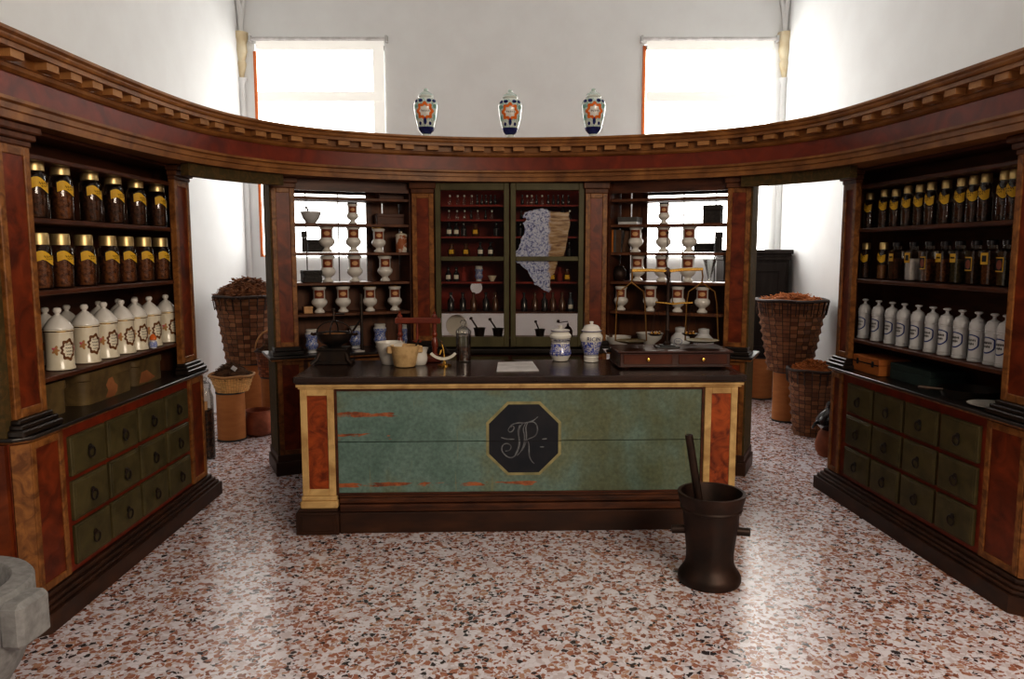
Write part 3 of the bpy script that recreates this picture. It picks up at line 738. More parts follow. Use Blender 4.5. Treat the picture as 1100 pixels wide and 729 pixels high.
# ------------------------------------------------------------------ back unit
def lrp(a, b, t): return a + (b - a) * t
O = Vector((-1.735, 5.57)); E2 = Vector((-.768, 6.03)); dd = (E2 - O).normalized(); LEN = (E2 - O).length
FA = frame_matrix(O, dd, Vector((-dd.y, dd.x)))                        # left section, u from doorway to centre, w backwards
O2 = Vector((1.72, 5.57)); E3 = Vector((.735, 6.03)); d2 = (E3 - O2).normalized()
FD = frame_matrix(O2, d2, Vector((d2.y, -d2.x)))                       # right section (mirror)
LEN2 = (E3 - O2).length
SHZ = [1.19, 1.424, 1.650, 1.867, 2.062]
def back_section(S, X, L):
    t = thing('base_cabinet', '%s back dado cabinet with marbled corner beside the doorway' % S, 'cabinet', X @ Vector((L / 2, .1, 0)))
    m = MB(X); m.box(-.035, L - .05, -.06, .33, 0, .10, .004); m.box(-.02, L - .05, -.045, .36, .10, .15, .004); m.build('plinth', plinth_m, t, local=False)
    m = MB(X); m.box(0, L - .05, -.015, .33, .15, .86); m.build('carcass', mahog, t, local=False)
    panel_post('corner_pilaster', X, t, 0, .19, -.03, .15, .86, gold, burl)
    m = MB(X); m.box(-.012, -.0005, -.02, .34, .15, .86); m.build('marbled_side', marble, t, local=False)
    panel_post('front_panel', X, t, .22, L - .06, -.025, .15, .84, gold, burl, .05)
    wt = thing('worktop', 'black polished ledge under the %s back shelves' % S, 'worktop', X @ Vector((L / 2, .1, .861)))
    m = MB(X); m.box(-.05, L - .045, -.085, .33, .861, .876, .003); m.build('edge_moulding', gold, wt, local=False)
    m = MB(X); m.box(-.06, L - .045, -.10, .33, .8765, .895, .004); m.build('slab', black, wt, local=False)
    s = thing('shelf_unit', '%s back shelf unit with footed jars before a bright window opening' % S, 'shelves', X @ Vector((L / 2, .15, .896)))
    p = panel_post('corner_pilaster', X, s, 0, .165, .0, .955, 2.115, gold, burl, .035)
    m = MB(X); m.box(-.03, .195, -.05, .09, .896, .925, .005); m.box(-.015, .18, -.03, .09, .925, .955, .005); m.build('pedestal', black, p, local=False)
    m = MB(X); m.box(-.01, .175, -.015, .09, 2.115, 2.15, .004); m.box(-.02, .185, -.03, .09, 2.15, 2.189, .005); m.build('capital', mahog_l, p, local=False)
    m = MB(X); m.box(-.012, -.0005, .0, .31, .896, 2.188); m.build('marbled_side', marble, s, local=False)
    m = MB(X); m.box(.0, .018, .09, .31, .896, 2.188); m.build('cheek', mahog, s, local=False)
    m = MB(X); m.box(L - .028, L - .010, .02, .31, .896, 2.188); m.build('cheek', mahog, s, local=False)
    for z in SHZ:
        m = MB(X); m.box(.018, L - .028, .09, .30, z - .022, z); m.box(.15, L - .028, .035, .0905, z - .022, z, .003); m.build('shelf', mahog_l, s, local=False)
    m = MB(X); m.box(.165, L - .028, .03, .06, 2.105, 2.188); m.build('head_rail', mahog, s, local=False)
    # back boards: a wide board below, narrow boards beside the open part, a slit of daylight between them
    bl = MB(X); bl.box(.02, L - .03, .30, .318, .896, SHZ[1] - .022); bl.build('lower_back_board', mahog_l, s, local=False)
    op = .80 if S == 'left' else .865
    b2 = MB(X); b2.box(op, op + .10, .30, .318, SHZ[1] - .02, 2.188); b2.box(op + .113, L - .03, .30, .318, SHZ[1] - .02, 2.188); b2.build('upper_back_board', mahog_l, s, local=False)
    m = MB(X); m.box(op - .03, op + .01, .28, .30, SHZ[1], 2.188); m.build('upright', mahog, s, local=False)
    m = MB(X); m.box(.02, op, .30, .318, 2.10, 2.188); m.build('top_back_rail', mahog, s, local=False)
    m = MB(X)
    for u in (.30, .55): m.box(u - .004, u + .004, .305, .312, SHZ[1], 2.10)
    m.build('glazing_bar', iron, s, local=False)
    return s
back_section('left', FA, LEN); back_section('right', FD, LEN2)

# central glazed display cabinet
DX0, DX1, DY = -.60, .562, 6.02
dc = thing('display_cabinet', 'central olive-framed glazed cabinet full of small bottles', 'cabinet', (-.015, DY + .15, .0))
I4 = Matrix()
for a, b in ((-.785, -.605), (.567, .747)):
    panel_post('base_pilaster', I4, dc, a, b, DY - .035, .10, .86, gold, burl)
    p = panel_post('pilaster', I4, dc, a + .005, b - .005, DY - .01, .955, 2.105, gold, burl, .038)
    m = MB(); m.box(a - .025, b + .025, DY - .06, DY + .07, .896, .925, .005); m.box(a - .01, b + .01, DY - .04, DY + .07, .925, .955, .005); m.build('pedestal', black, p, local=False)
    m = MB(); m.box(a, b, DY - .022, DY + .07, 2.105, 2.14, .004); m.box(a - .012, b + .012, DY - .035, DY + .07, 2.14, 2.189, .005); m.build('capital', mahog_l, p, local=False)
m = MB(); m.box(-.785, .747, DY - .06, DY + .36, 0, .10, .004); m.build('plinth', plinth_m, dc, local=False)
m = MB(); m.box(-.785, .747, DY - .005, DY + .35, .10, .86); m.build('base', mahog, dc, local=False)
m = MB(); m.box(-.745, .715, DY - .085, DY + .36, .862, .895, .004); m.build('ledge', black, dc, local=False)
for a, b in ((-.58, -.03), (.0, .54)):
    m = MB(); m.box(a, b, DY - .03, DY - .006, .30, .83, .004); m.build('base_door', drawer_m, dc, local=False)
hx, hz, hr_ = aty(511.5, 309, DY + .31).x, aty(511.5, 309, DY + .31).z, .050
m = MB()
m.box(-.90, hx - .09, DY + .345, DY + .358, 1.172, 2.188); m.box(hx + .09, .87, DY + .345, DY + .358, 1.172, 2.188); m.box(hx - .09, hx + .09, DY + .345, DY + .358, hz + .09, 2.188); m.box(hx - .09, hx + .09, DY + .345, DY + .358, 1.172, hz - .09)
m.box(-.90, -.606, DY + .345, DY + .358, .90, 1.172); m.box(.568, .87, DY + .345, DY + .358, .90, 1.172)
sq = []; ci = []
for k in range(32):
    a = 2 * PI * k / 32; q = .09 / max(abs(math.cos(a)), abs(math.sin(a)))
    sq.append((hx + q * math.cos(a), hz + q * math.sin(a))); ci.append((hx + hr_ * math.cos(a), hz + hr_ * math.sin(a)))
o_, i_ = [m.v((x, DY + .345, z)) for x, z in sq], [m.v((x, DY + .345, z)) for x, z in ci]
for k in range(32): m.bm.faces.new([o_[k], o_[(k + 1) % 32], i_[(k + 1) % 32], i_[k]])
m.build('back_panel', redback, dc, local=False)
m = MB(); m.box(-.62, -.604, DY + .06, DY + .344, .896, 2.188); m.box(.566, .582, DY + .06, DY + .344, .896, 2.188); m.box(-.026, -.008, DY + .05, DY + .344, .98, 2.188); m.build('cheek', redback, dc, local=False)
m = MB(); m.box(-.604, .566, DY + .04, DY + .30, .896, .965); m.build('cabinet_floor', mahog, dc, local=False)
DSH = [2.022, 1.908, 1.775, 1.618, 1.418, 1.180]
for z in DSH:
    for a, b in ((-.604, -.026), (-.008, .566)):
        m = MB(); m.box(a, b, DY + .055, DY + .344, z - .014, z); m.build('shelf', redback if z != DSH[-1] else mahog, dc, local=False)
for a, b in ((-.600, -.022), (-.012, .562)):
    m = MB(); y0, y1 = DY - .004, DY + .028; st = .042
    m.box(a, a + st, y0, y1, .905, 2.186, .003); m.box(b - st, b, y0, y1, .905, 2.186, .003)
    for z0, z1 in ((.905, .985), (1.583, 1.618), (2.13, 2.186)): m.box(a + st, b - st, y0, y1, z0, z1, .003)
    d = m.build('glazed_door', door_m, dc, local=False)
    for z0, z1 in ((.985, 1.583), (1.618, 2.13)):
        m = MB(); m.box(a + st, b - st, DY + .012, DY + .015, z0, z1); g = m.build('pane', pane_m, d, local=False)
# a reflection in the pane, painted on a flat patch inside the right door
film = thing('painted_reflection', 'reflection painted as a torn sheet of mottled bluish film behind the right cabinet door glass', 'film', (0, 0, 0))  # film is only the painted reflection, no real sheet
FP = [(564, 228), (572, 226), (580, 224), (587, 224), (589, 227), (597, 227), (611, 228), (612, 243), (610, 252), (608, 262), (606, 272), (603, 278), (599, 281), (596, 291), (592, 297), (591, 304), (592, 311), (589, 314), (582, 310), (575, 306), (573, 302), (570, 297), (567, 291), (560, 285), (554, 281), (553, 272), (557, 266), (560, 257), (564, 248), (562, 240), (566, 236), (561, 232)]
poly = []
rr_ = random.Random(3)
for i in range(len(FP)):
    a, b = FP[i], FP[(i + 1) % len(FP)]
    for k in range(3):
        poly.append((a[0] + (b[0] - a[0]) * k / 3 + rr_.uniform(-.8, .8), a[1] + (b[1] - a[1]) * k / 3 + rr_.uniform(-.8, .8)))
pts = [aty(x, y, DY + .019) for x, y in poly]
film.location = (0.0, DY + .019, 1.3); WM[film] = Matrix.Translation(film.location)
m = MB(); m.prism([(p.x, p.z) for p in pts], DY + .018, DY + .020, Matrix(((1, 0, 0, 0), (0, 0, 1, 0), (0, 1, 0, 0), (0, 0, 0, 1)))); m.build('sheet', reflection_m, film, local=False)

# ---- footed urns of the back shelves
UP = [(.036, 0), (.038, .006), (.036, .012), (.022, .026), (.023, .034), (.040, .046), (.053, .062), (.056, .075), (.053, .088), (.044, .098), (.0415, .104), (.0415, .160), (.047, .168), (.050, .174), (.050, .182), (.044, .186)]
def urn(dark=True):
    def mk():
        t = thing('footed_drug_jar', '', 'jar')
        m = MB(); m.lathe(UP, 24); m.build('body', ceramic, t)
        m = MB(); m.lathe([(.047, .1865), (.048, .192), (.044, .196), (0, .198)], 20)
        if not dark: m.lathe([(.010, .198), (.012, .206), (0, .211)], 10)
        m.build('lid', ink if dark else brass, t)
        m = MB(); m.decal(UP, .132, rect(.034, .029)); l = m.build('label', rust_l, t)
        m = MB(); m.decal(UP, .132, ell(.022, .015, 14), off=.002); m.build('cartouche', tan_l, l)
        return t
    return Repeat(mk)
uA, uB = urn(True), urn(False)
def sec_pos(x, y, X, w, z):
    p = wing_pos(x, y, X, w); return (p.x, p.y, z)
RZA = math.atan2(dd.y, dd.x); RZD = -math.atan2(d2.y, -d2.x)
LE = SHZ + []
zs = {'s5': SHZ[0] + .001, 's4': SHZ[1] + .001, 's3': SHZ[2] + .001, 's2': SHZ[3] + .001, 'l': .896}
UL = [('s2', 378.6, 228, uA, .76), ('s3', 351, 256, uA, 1), ('s3', 379.5, 256, uA, 1), ('s3', 406.7, 256, uB, .92), ('s4', 352, 288, uA, 1), ('s4', 381, 288, uA, 1), ('s4', 413.5, 288, uB, 1), ('s5', 343, 322, uA, 1), ('s5', 368.5, 322, uA, 1), ('s5', 397.3, 322, uB, .96), ('s5', 424, 322, uB, .96)]
UR = [('s2', 713.4, 227, uA, .76), ('s3', 682.8, 256, uB, 1), ('s3', 712.7, 255, uA, 1), ('s3', 740.4, 256, uA, 1), ('s4', 685, 288, uB, 1), ('s4', 711, 288, uA, 1), ('s4', 739, 288, uA, 1), ('s5', 667, 318, uB, .96), ('s5', 698.6, 318, uA, 1), ('s5', 728, 318, uA, 1), ('s5', 754.5, 318, uA, 1)]
SN = {'s2': 'second shelf', 's3': 'third shelf', 's4': 'fourth shelf', 's5': 'fifth shelf'}
for S, X, rz, L in (('left', FA, RZA, UL), ('right', FD, RZD, UR)):
    cnt = {}
    for a in L: cnt.setdefault(a[0], []).append(a[1])
    for sh, x, y, rep, sc in L:
        n = len(cnt[sh]); i = cnt[sh].index(x)
        lab = ('small white footed jar alone on the second shelf of the %s back unit' % S) if n == 1 else 'white footed jar with brown label, %s on %s of %s back unit' % (ordn(i, n), SN[sh], S)
        rep.put(lab, sec_pos(x, y, X, .13, zs[sh]), rz * .6, 'footed jars on the back shelves', sc * 1.08)
# other things on the left back shelves
t = thing('mortar_bowl', 'grey bowl with pestle on the upper left back shelf', 'bowl', sec_pos(334, 235, FA, .16, zs['s2']))
BW = [(.034, 0), (.036, .006), (.040, .010), (.062, .040), (.075, .075), (.078, .088), (.072, .088), (.055, .045), (.030, .018), (0, .014)]
m = MB(); m.lathe(BW, 24); m.build('bowl', greycer, t)
m = MB(); m.tube([(.0, 0, .03), (-.03, .0, .125)], .007, 8); m.build('pestle', iron, t)
def slab(name, label, cat, X, rz, px, py, w, z, dx, dy, dz, mat, parts=None, group=None, rot=0.0):
    t = thing(name, label, cat, sec_pos(px, py, X, w, z), rz + rot, group)
    m = MB(); m.box(-dx / 2, dx / 2, -dy / 2, dy / 2, 0, dz * .7, .002); m.build('body', mat, t)
    m = MB(); m.box(-dx / 2 - .002, dx / 2 + .002, -dy / 2 - .002, dy / 2 + .002, dz * .705, dz, .002); m.build('lid', mat, t)
    return t
slab('woven_box', 'low black woven box beside the jars, third shelf of left back unit', 'box', FA, RZA, 338.5, 263, .19, zs['s3'], .125, .12, .095, wovenblack)
slab('woven_box', 'tall black box against left pilaster, third shelf of left back unit', 'box', FA, RZA, 327.0, 258, .055, zs['s3'], .034, .03, .155, wovenblack)
slab('woven_box', 'low black woven box on the fourth shelf of left back unit', 'box', FA, RZA, 334.5, 298, .15, zs['s4'], .135, .14, .09, wovenblack)
slab('small_carton', 'small cream carton on the fifth shelf of left back unit', 'box', FA, RZA, 330.5, 334, .12, zs['s5'], .065, .07, .052, tan_l)
slab('long_case', 'long dark carved case on the second shelf of left back unit', 'case', FA, RZA, 418, 233, .20, zs['s2'], .22, .10, .085, mahog)
slab('long_case', 'dark wooden case on the topmost shelf of left back unit', 'case', FA, RZA, 420, 205, .20, SHZ[4] + .001, .22, .10, .09, mahog)
CY_ = [(.042, 0), (.044, .004), (.044, .120), (.048, .124), (.048, .130), (.046, .134)]
t = thing('covered_jar', 'mottled brown and white cylinder jar with lid, third back shelf left', 'jar', sec_pos(431, 258, FA, .10, zs['s3']), RZA)
m = MB(); m.lathe(CY_, 22); m.build('body', M('mottled_brown_glaze', (.36, .13, .06), (.66, .60, .52), 16, .25, lo=.48, hi=.54), t)
m = MB(); m.lathe([(.047, .1345), (.046, .140), (.030, .148), (.008, .152), (.010, .162), (0, .166)], 18); m.build('lid', creamcer, t)
AP = [(.034, 0), (.037, .004), (.030, .016), (.036, .030), (.048, .050), (.050, .062), (.042, .078), (.041, .110), (.050, .128), (.050, .146), (.042, .156), (.043, .168)]
def mk_alb():
    t = thing('maiolica_jar', '', 'jar'); m = MB(); m.lathe(AP, 24); m.build('body', bluewhite2, t)
    m = MB(); m.lathe([(.040, .168), (.043, .1685), (.045, .174), (.038, .180), (0, .183)], 20); m.build('cover', ceramic, t); return t
alb = Repeat(mk_alb)
for x, y, w, lab, sc in ((334.7, 362, .045, 'blue and white waisted jar on the ledge by the left back pilaster', 1.0), (381.7, 356, .17, 'blue and white jar on the ledge behind the dark rod', 1.0),
                     (408, 352, .17, 'blue mottled jar on the left back ledge, third of four', 1.05), (437, 352, .17, 'blue and white jar on the left back ledge, nearest the glazed cabinet', .98)):
    alb.put(lab, sec_pos(x, y, FA, w, .896), RZA, 'blue and white jars on the left back ledge', sc)
t = thing('dark_stand_rod', 'thin black upright rod on a white round foot, left back ledge', 'stand', sec_pos(386, 369, FA, -.035, .896))
m = MB(); m.lathe([(.042, 0), (.042, .008), (.020, .014), (0, .015)], 18); m.build('foot', ceramic, t)
m = MB(); m.tube([(.02, 0, .012), (.022, 0, .44)], .012, 8); m.build('rod', iron, t)
# other things on the right back shelves
t = thing('wafer_stack', 'dark flat folders stacked with pale edges, second shelf right back unit', 'papers', sec_pos(677, 233, FD, .18, zs['s2']), RZD)
m = MB(); m.box(-.075, .075, -.08, .08, 0, .022, .002); m.build('pages', greycer, t)
m = MB(); m.box(-.08, .078, -.082, .082, .0225, .058, .003); m.build('cover', bookgr, t)
t = slab('black_canister', 'tall black box silhouetted at the window, second shelf of right back unit', 'box', FD, RZD, 766, 227, .14, zs['s2'], .13, .11, .135, wovenblack)
t = slab('black_canister', 'low wide black box on third shelf of right back unit', 'box', FD, RZD, 757.5, 264, .20, zs['s3'], .15, .12, .07, wovenblack)
t = slab('black_canister', 'upright black box by the pilaster, third shelf right back unit', 'box', FD, RZD, 772.5, 258, .055, zs['s3'], .042, .05, .15, wovenblack)
def mk_book(mat):
    def mk():
        t = thing('book', '', 'book')
        m = MB(); m.box(-.010, .010, -.05, .048, .003, .172); m.build('pages', paper, t)
        m = MB(); m.box(-.013, -.0105, -.055, .05, 0, .176); m.box(.0105, .013, -.055, .05, 0, .176); m.box(-.013, .013, -.056, -.0535, 0, .176); m.build('cover', mat, t); return t
    return mk
for x, mat, lab, sx, rot in ((653.5, bookgr, 'grey-spined book at the left end of the third right back shelf', .7, 0), (657.8, bookor, 'orange-spined book upright on the third right back shelf', 2.0, 0),
                         (662.8, bookgr, 'slim grey book next to the orange book', .75, 0), (666.6, bookbr, 'brown leather book upright between grey and leaning books', 1.5, 0), (672, bookbr, 'brown book leaning right against the books, third back shelf', 1.0, .16)):
    o = mk_book(mat)(); o['label'] = lab; o['group'] = 'books on the right back shelf'; o.scale = (sx, 1, 1 if not rot else .93)
    o.location = sec_pos(x, 257, FD, .12, zs['s3'] + (.003 if rot else 0)); o.rotation_euler = (0, rot, RZD)
t = thing('round_pot', 'round dark pot on the fourth shelf of right back unit', 'pot', sec_pos(665, 292, FD, .16, zs['s4']))
m = MB(); m.lathe([(.035, 0), (.055, .02), (.062, .055), (.052, .09), (.038, .102), (.040, .108)], 20); m.build('body', ironrust, t)
m = MB(); m.lathe([(.038, .108), (.030, .116), (.010, .120), (.010, .130), (0, .132)], 16); m.build('lid', ironrust, t)
t = thing('glass_funnel', 'clear flared glass vessel before the window, fourth shelf right back unit', 'glass', sec_pos(762.5, 288, FD, .12, zs['s4']))
m = MB(); m.lathe([(.030, 0), (.030, .004), (.010, .008), (.012, .03), (.050, .165), (.054, .172), (.048, .165), (.008, .032), (0, .03)], 24); m.build('vessel', clear, t)
t = thing('spouted_mortar', 'white spouted bowl on the ledge right of the blue jar', 'bowl', sec_pos(664, 362, FD, .06, .896), 0)
m = MB(); m.lathe([(.05, 0), (.055, .006), (.095, .055), (.105, .092), (.098, .092), (.045, .018), (0, .014)], 26); m.build('bowl', ceramic, t)
m = MB(); m.tube([(-.085, -.01, .075), (-.125, -.02, .10), (-.165, -.03, .128)], .022, 10, .6); m.build('spout', ceramic, t)
t = thing('footed_bowl', 'white footed bowl behind the balance pillar on right back ledge', 'bowl', sec_pos(698, 358, FD, .15, .896))
m = MB(); m.lathe([(.05, 0), (.052, .008), (.035, .022), (.042, .034), (.092, .075), (.104, .112), (.110, .120), (.100, .118), (.040, .046), (0, .042)], 26); m.build('bowl', ceramic, t)
def mk_glob():
    t = thing('globular_jar', '', 'jar')
    P = [(.040, 0), (.043, .005), (.068, .035), (.078, .070), (.070, .105), (.046, .130), (.040, .140), (.043, .166)]
    m = MB(); m.lathe(P, 26); m.build('body', greycer, t)
    m = MB(); m.decal(P, .075, ell(.034, .024, 18), k0=.88); m.squiggle(P, .078, .04, .005, 9, .0015); m.build('inscription', bluepaint, t)
    m = MB(); m.lathe([(.043, .1665), (.040, .176), (.012, .182), (0, .184)], 18); m.build('lid', greycer, t); return t
gj = Repeat(mk_glob)
gj.put('white globular jar on right back ledge, left of its pair', sec_pos(731, 356, FD, .12, .896), RZD, 'globular jars on the right back ledge')
gj.put('white globular jar on right back ledge, nearer the pilaster', sec_pos(756, 357, FD, .08, .896), RZD, 'globular jars on the right back ledge')

# ---- bottles in the display cabinet
def btl(prof, mat, lab=None, stop=None):
    def mk():
        t = thing('medicine_bottle', '', 'bottle')
        m = MB(); m.lathe(prof, 14); m.build('body', mat, t)
        r, z = prof[-1]
        m = MB(); m.lathe([(r * .9, z), (r * 1.5, z + .004), (r * 1.4, z + .014), (0, z + .018)], 10); m.build('stopper', stop or mat, t)
        if lab: m = MB(); m.decal(prof, .036, rect(.019, .016)); m.build('label', lab, t)
        return t
    return Repeat(mk)
TB = [(.011, 0), (.013, .003), (.013, .038), (.006, .050), (.0055, .062)]
MBt = [(.022, 0), (.025, .004), (.025, .062), (.010, .082), (.0095, .098)]
WB = [(.028, 0), (.032, .006), (.034, .045), (.018, .068), (.016, .085)]
LB = [(.024, 0), (.027, .004), (.027, .085), (.011, .11), (.0105, .135)]
phc = btl(TB, clear, None, ceramic); phd = btl(TB, darkglass)
bd = btl(MBt, darkglass, ink_w); bn = btl(MBt, darkglass); ba = btl(WB, amber, yellow); bl_ = btl(LB, darkglass); bb = btl(LB, amber); bu = btl(LB, blueglass, ink_w); br = btl(MBt, redback)
SHN = ['top', 'second', 'third', 'fourth', 'fifth', 'sixth']
CAB = [
 ('left', 0, [(484, phc), (492.4, phc), (499.3, phc), (507.4, phc), (513, phd), (518, phd), (522.4, phd), (527.4, phd), (532, phd)]),
 ('left', 1, [(483, phc), (491.5, phc), (499.6, phc), (506.5, phd), (513.5, phc), (521.8, phd), (528.6, phc)]),
 ('left', 2, [(483, bd), (490.7, bd), (498.5, bn), (511, ba), (533, bn)]),
 ('left', 3, [(485.4, ba), (500.8, ba), (516.2, bd), (527, bd)]),
 ('left', 4, [(481.7, bd), (490.3, bd), (498, br)]),
 ('left', 5, [(484, bl_), (497, bl_), (508.5, bb), (521.8, bl_), (532, bb)]),
 ('right', 0, [(561, phd), (566, phc), (571, phc), (576, phd), (582, phc), (588.5, phd), (594, phd), (599, phd), (604, phd), (610, phd)]),
 ('right', 1, [(560, phd), (604, bn), (611.5, phc)]),
 ('right', 2, [(559, bn), (608, bn)]),
 ('right', 3, [(558, bn), (611, bn)]),
 ('right', 4, [(593, ba), (601, br), (609, ba)]),
 ('right', 5, [(563, bl_), (574.6, bb), (585, bl_), (594, bb), (604, bb), (613, bu)])]
nm = {id(phc): 'small clear phial', id(phd): 'small dark phial', id(bd): 'dark bottle with pale label', id(bn): 'small dark bottle', id(ba): 'amber squat bottle with yellow label', id(bl_): 'tall dark bottle', id(bb): 'tall amber bottle', id(bu): 'tall blue bottle', id(br): 'reddish bottle'}
for side, s, L in CAB:
    for i, (x, rep) in enumerate(L):
        z = DSH[s] + .001; p = aty(x, 300, DY + .11 + (.02 if i % 2 else 0))
        sc = 1.0 if s not in (1,) else .95
        rep.put('%s, %s on %s shelf behind %s glazed door' % (nm[id(rep)], ordn(i, len(L)), SHN[s], side), (p.x, p.y, z), 0, 'bottles in the glazed cabinet', sc)
alb.put('small blue and white jar on the fifth shelf behind the left glazed door', (aty(514.4, 300, DY + .15).x, DY + .15, DSH[4] + .001), 0, 'bottles in the glazed cabinet', .68)
t = thing('small_cup', 'small cream cup on the fifth shelf behind the left glazed door', 'cup', (aty(528.6, 300, DY + .12).x, DY + .12, DSH[4] + .001))
m = MB(); m.lathe([(.014, 0), (.016, .004), (.038, .045), (.036, .046), (.012, .008), (0, .007)], 18); m.build('bowl', creamcer, t)
def mk_mort():
    t = thing('bronze_mortar', '', 'mortar')
    m = MB(); m.lathe([(.040, 0), (.042, .006), (.038, .012), (.044, .062), (.052, .076), (.048, .076), (.036, .016), (0, .014)], 20); m.build('cup', iron, t)
    m = MB(); m.tube([(.015, 0, .022), (-.030, .0, .095), (-.066, 0, .150)], .007, 8); m.lathe([(0, -.012), (.014, -.006), (.014, .006), (0, .012)], 10, Matrix.Translation((-.068, 0, .153)) @ Matrix.Rotation(-.45, 4, 'Y')); m.build('pestle', iron, t); return t
mo = Repeat(mk_mort)
mo.put('dark mortar with hammer-headed pestle at the left cabinet bottom, left of two', (aty(515, 352, DY + .15).x, DY + .15, .966), 0, 'small mortars in the glazed cabinet')
mo.put('dark mortar with slanted pestle at the left cabinet bottom, right of two', (aty(534.8, 352, DY + .15).x, DY + .15, .966), 0, 'small mortars in the glazed cabinet', .95)
o = mo.put('small dark mortar with upright pestle behind the right glazed door', (aty(580, 352, DY + .15).x, DY + .15, .966), .9, 'small mortars in the glazed cabinet', .86)
t = thing('round_dish', 'pale round dish standing on edge behind left door, near glass bottle', 'dish', (aty(490.5, 342, DY + .2).x, DY + .22, .966))
m = MB(); m.lathe([(0, 0), (.06, .0), (.088, .014), (.086, .018), (0, .006)], 28, Matrix.Translation((0, 0, .090)) @ Matrix.Rotation(PI / 2, 4, 'X')); m.build('plate', ceramic, t)
t = thing('coffee_mill', 'small hand mill with crank behind the right glazed door', 'mill', (aty(610, 352, DY + .15).x, DY + .15, .966))
m = MB(); m.box(-.036, .036, -.036, .036, 0, .055, .004); m.lathe([(.036, .055), (.028, .075), (.010, .09), (.007, .11)], 14); m.build('body', ironrust, t)
m = MB(); m.tube([(0, 0, .11), (0, 0, .128), (-.075, 0, .118)], .0035, 6); m.lathe([(.010, .118), (.013, .128), (.009, .140), (0, .142)], 10, Matrix.Translation((-.078, 0, 0))); m.build('crank', iron, t)

# ------------------------------------------------------------------ vases on the cornice
VP = [(.058, 0), (.060, .010), (.050, .016), (.030, .026), (.026, .040), (.038, .050), (.052, .066), (.064, .105), (.078, .165), (.085, .215), (.086, .245), (.076, .270), (.056, .286), (.050, .292), (.054, .296)]
VL = [(.055, .2965), (.056, .302), (.046, .318), (.026, .332), (.014, .338), (.016, .348), (.012, .356), (0, .360)]
def mk_vase():
    t = thing('maiolica_vase', '', 'vase')
    m = MB(); m.lathe(VP, 32); m.build('body', vase_m, t)
    m = MB(); m.lathe(VL, 24); m.build('lid', vase_m, t)
    m = MB(); m.lathe([(.0275, .041), (.0395, .0505), (.0535, .0665), (.0600, .086)], 32, caps=False); m.build('foot_band', navy, t)
    wv = [(a * (1 + .12 * math.cos(8 * math.atan2(b, a))), b * (1 + .12 * math.cos(8 * math.atan2(b, a)))) for a, b in ell(.060, .058, 64)]
    m = MB(); m.decal(VP, .190, wv, off=.0018, k0=.62); m.build('orange_scroll', orangeglaze, t)
    m = MB(); m.decal(VP, .190, ell(.044, .034, 24), off=.0014); w = m.build('cartouche', ceramic, t)
    m = MB(); m.squiggle(VP, .190, .062, .007, 11, .002, .003, seed=2); m.build('inscription', ink, w)
    for nm_, mt_, cs, cz_, a, b in [('blue_leaf', navy, c, .262, .017, .013) for c in (-.07, -.030, .030, .07)] + [('blue_leaf', navy, 0, .122, .011, .024), ('blue_leaf', navy, -.035, .108, .010, .012), ('blue_leaf', navy, .035, .108, .010, .012)] + [('green_leaf', greenglaze, c, z, a, b) for c in (-.075, .075) for z, a, b in ((.225, .018, .015), (.150, .012, .020))]:
        m = MB(); m.decal(VP, cz_, ell(a, b, 10), cs=cs, off=.0024); m.build(nm_, mt_, t)
    return t
va = Repeat(mk_vase)
for x, yb, lab in ((458, 147, 'polychrome lidded vase on the cornice, leftmost of three'), (548, 148.5, 'polychrome lidded vase on the cornice centre, above the glazed cabinet'), (637, 147.5, 'polychrome lidded vase on the cornice, rightmost of three')):
    p = aty(x, yb, 6.04 if x == 548 else 6.0)
    va.put(lab, (p.x, p.y, 2.506), 0, 'lidded vases on the cornice', 1.08)

# ------------------------------------------------------------------ the central counter
CO = Vector((-1.262, 4.355)); ca = math.radians(1.9)
FC = frame_matrix(CO, (math.cos(ca), math.sin(ca)), (-math.sin(ca), math.cos(ca)))
ct = thing('counter', 'large green-fronted apothecary counter with dark top in the middle of the room', 'counter', X=FC.copy())
CW = 2.62
m = MB(); m.box(-.0, CW + .02, -.03, .66, .902, .938, .006); m.box(.012, CW + .008, -.018, .65, .894, .902); m.build('counter_top', blacktop, ct)
m = MB(); m.box(.02, CW, .0, .04, .862, .893, .004); m.box(.01, CW + .01, -.010, .03, .874, .893, .004); m.build('top_moulding', cream, ct)
m = MB(); m.box(.03, CW - .01, .06, .63, .10, .893); m.build('carcass', mahog_l, ct)
for a, b in ((.03, .225), (2.405, 2.60)):
    q = panel_post('end_pilaster', FC, ct, a, b, .012, .225, .862, cream, burl_o, .040)
    m = MB(); m.box(a - .006, b + .006, -.004, .05, .195, .224, .006); m.box(a - .014, b + .012, -.012, .05, .150, .195, .008); m.build('base_moulding', cream, q)
    m = MB(); m.box(a - .035, b + .02, -.035, .60, 0, .135, .004); m.box(a - .024, b + .012, -.022, .06, .135, .150, .003)
    for bx in ((a - .01, b, .012, .022), (a - .01, b, .108, .118), (a - .01, a, .022, .108), (b - .01, b, .022, .108)): m.box(bx[0], bx[1], -.040, -.034, bx[2], bx[3])
    m.build('pedestal', plinth_m, q)
m = MB(); m.box(.245, 2.385, -.012, .06, 0, .125, .004); m.build('plinth', plinth_m, ct)
m = MB(); m.box(.245, 2.385, -.004, .06, .127, .170, .005); m.box(.240, 2.39, .010, .06, .172, .205, .008); m.box(.240, 2.39, .016, .06, .206, .222, .004); m.build('plinth_moulding', M('brown_worn_moulding', (.13, .045, .018), (.04, .016, .009), 6, .4, st=(.6, 1, 3), det=6), ct)
m = MB(); m.box(.228, 2.402, .026, .06, .224, .5395, .0015); m.build('lower_board', teal, ct)
m = MB(); m.box(.228, 2.402, .026, .06, .5435, .860, .0015); m.build('upper_board', teal, ct)
m = MB()
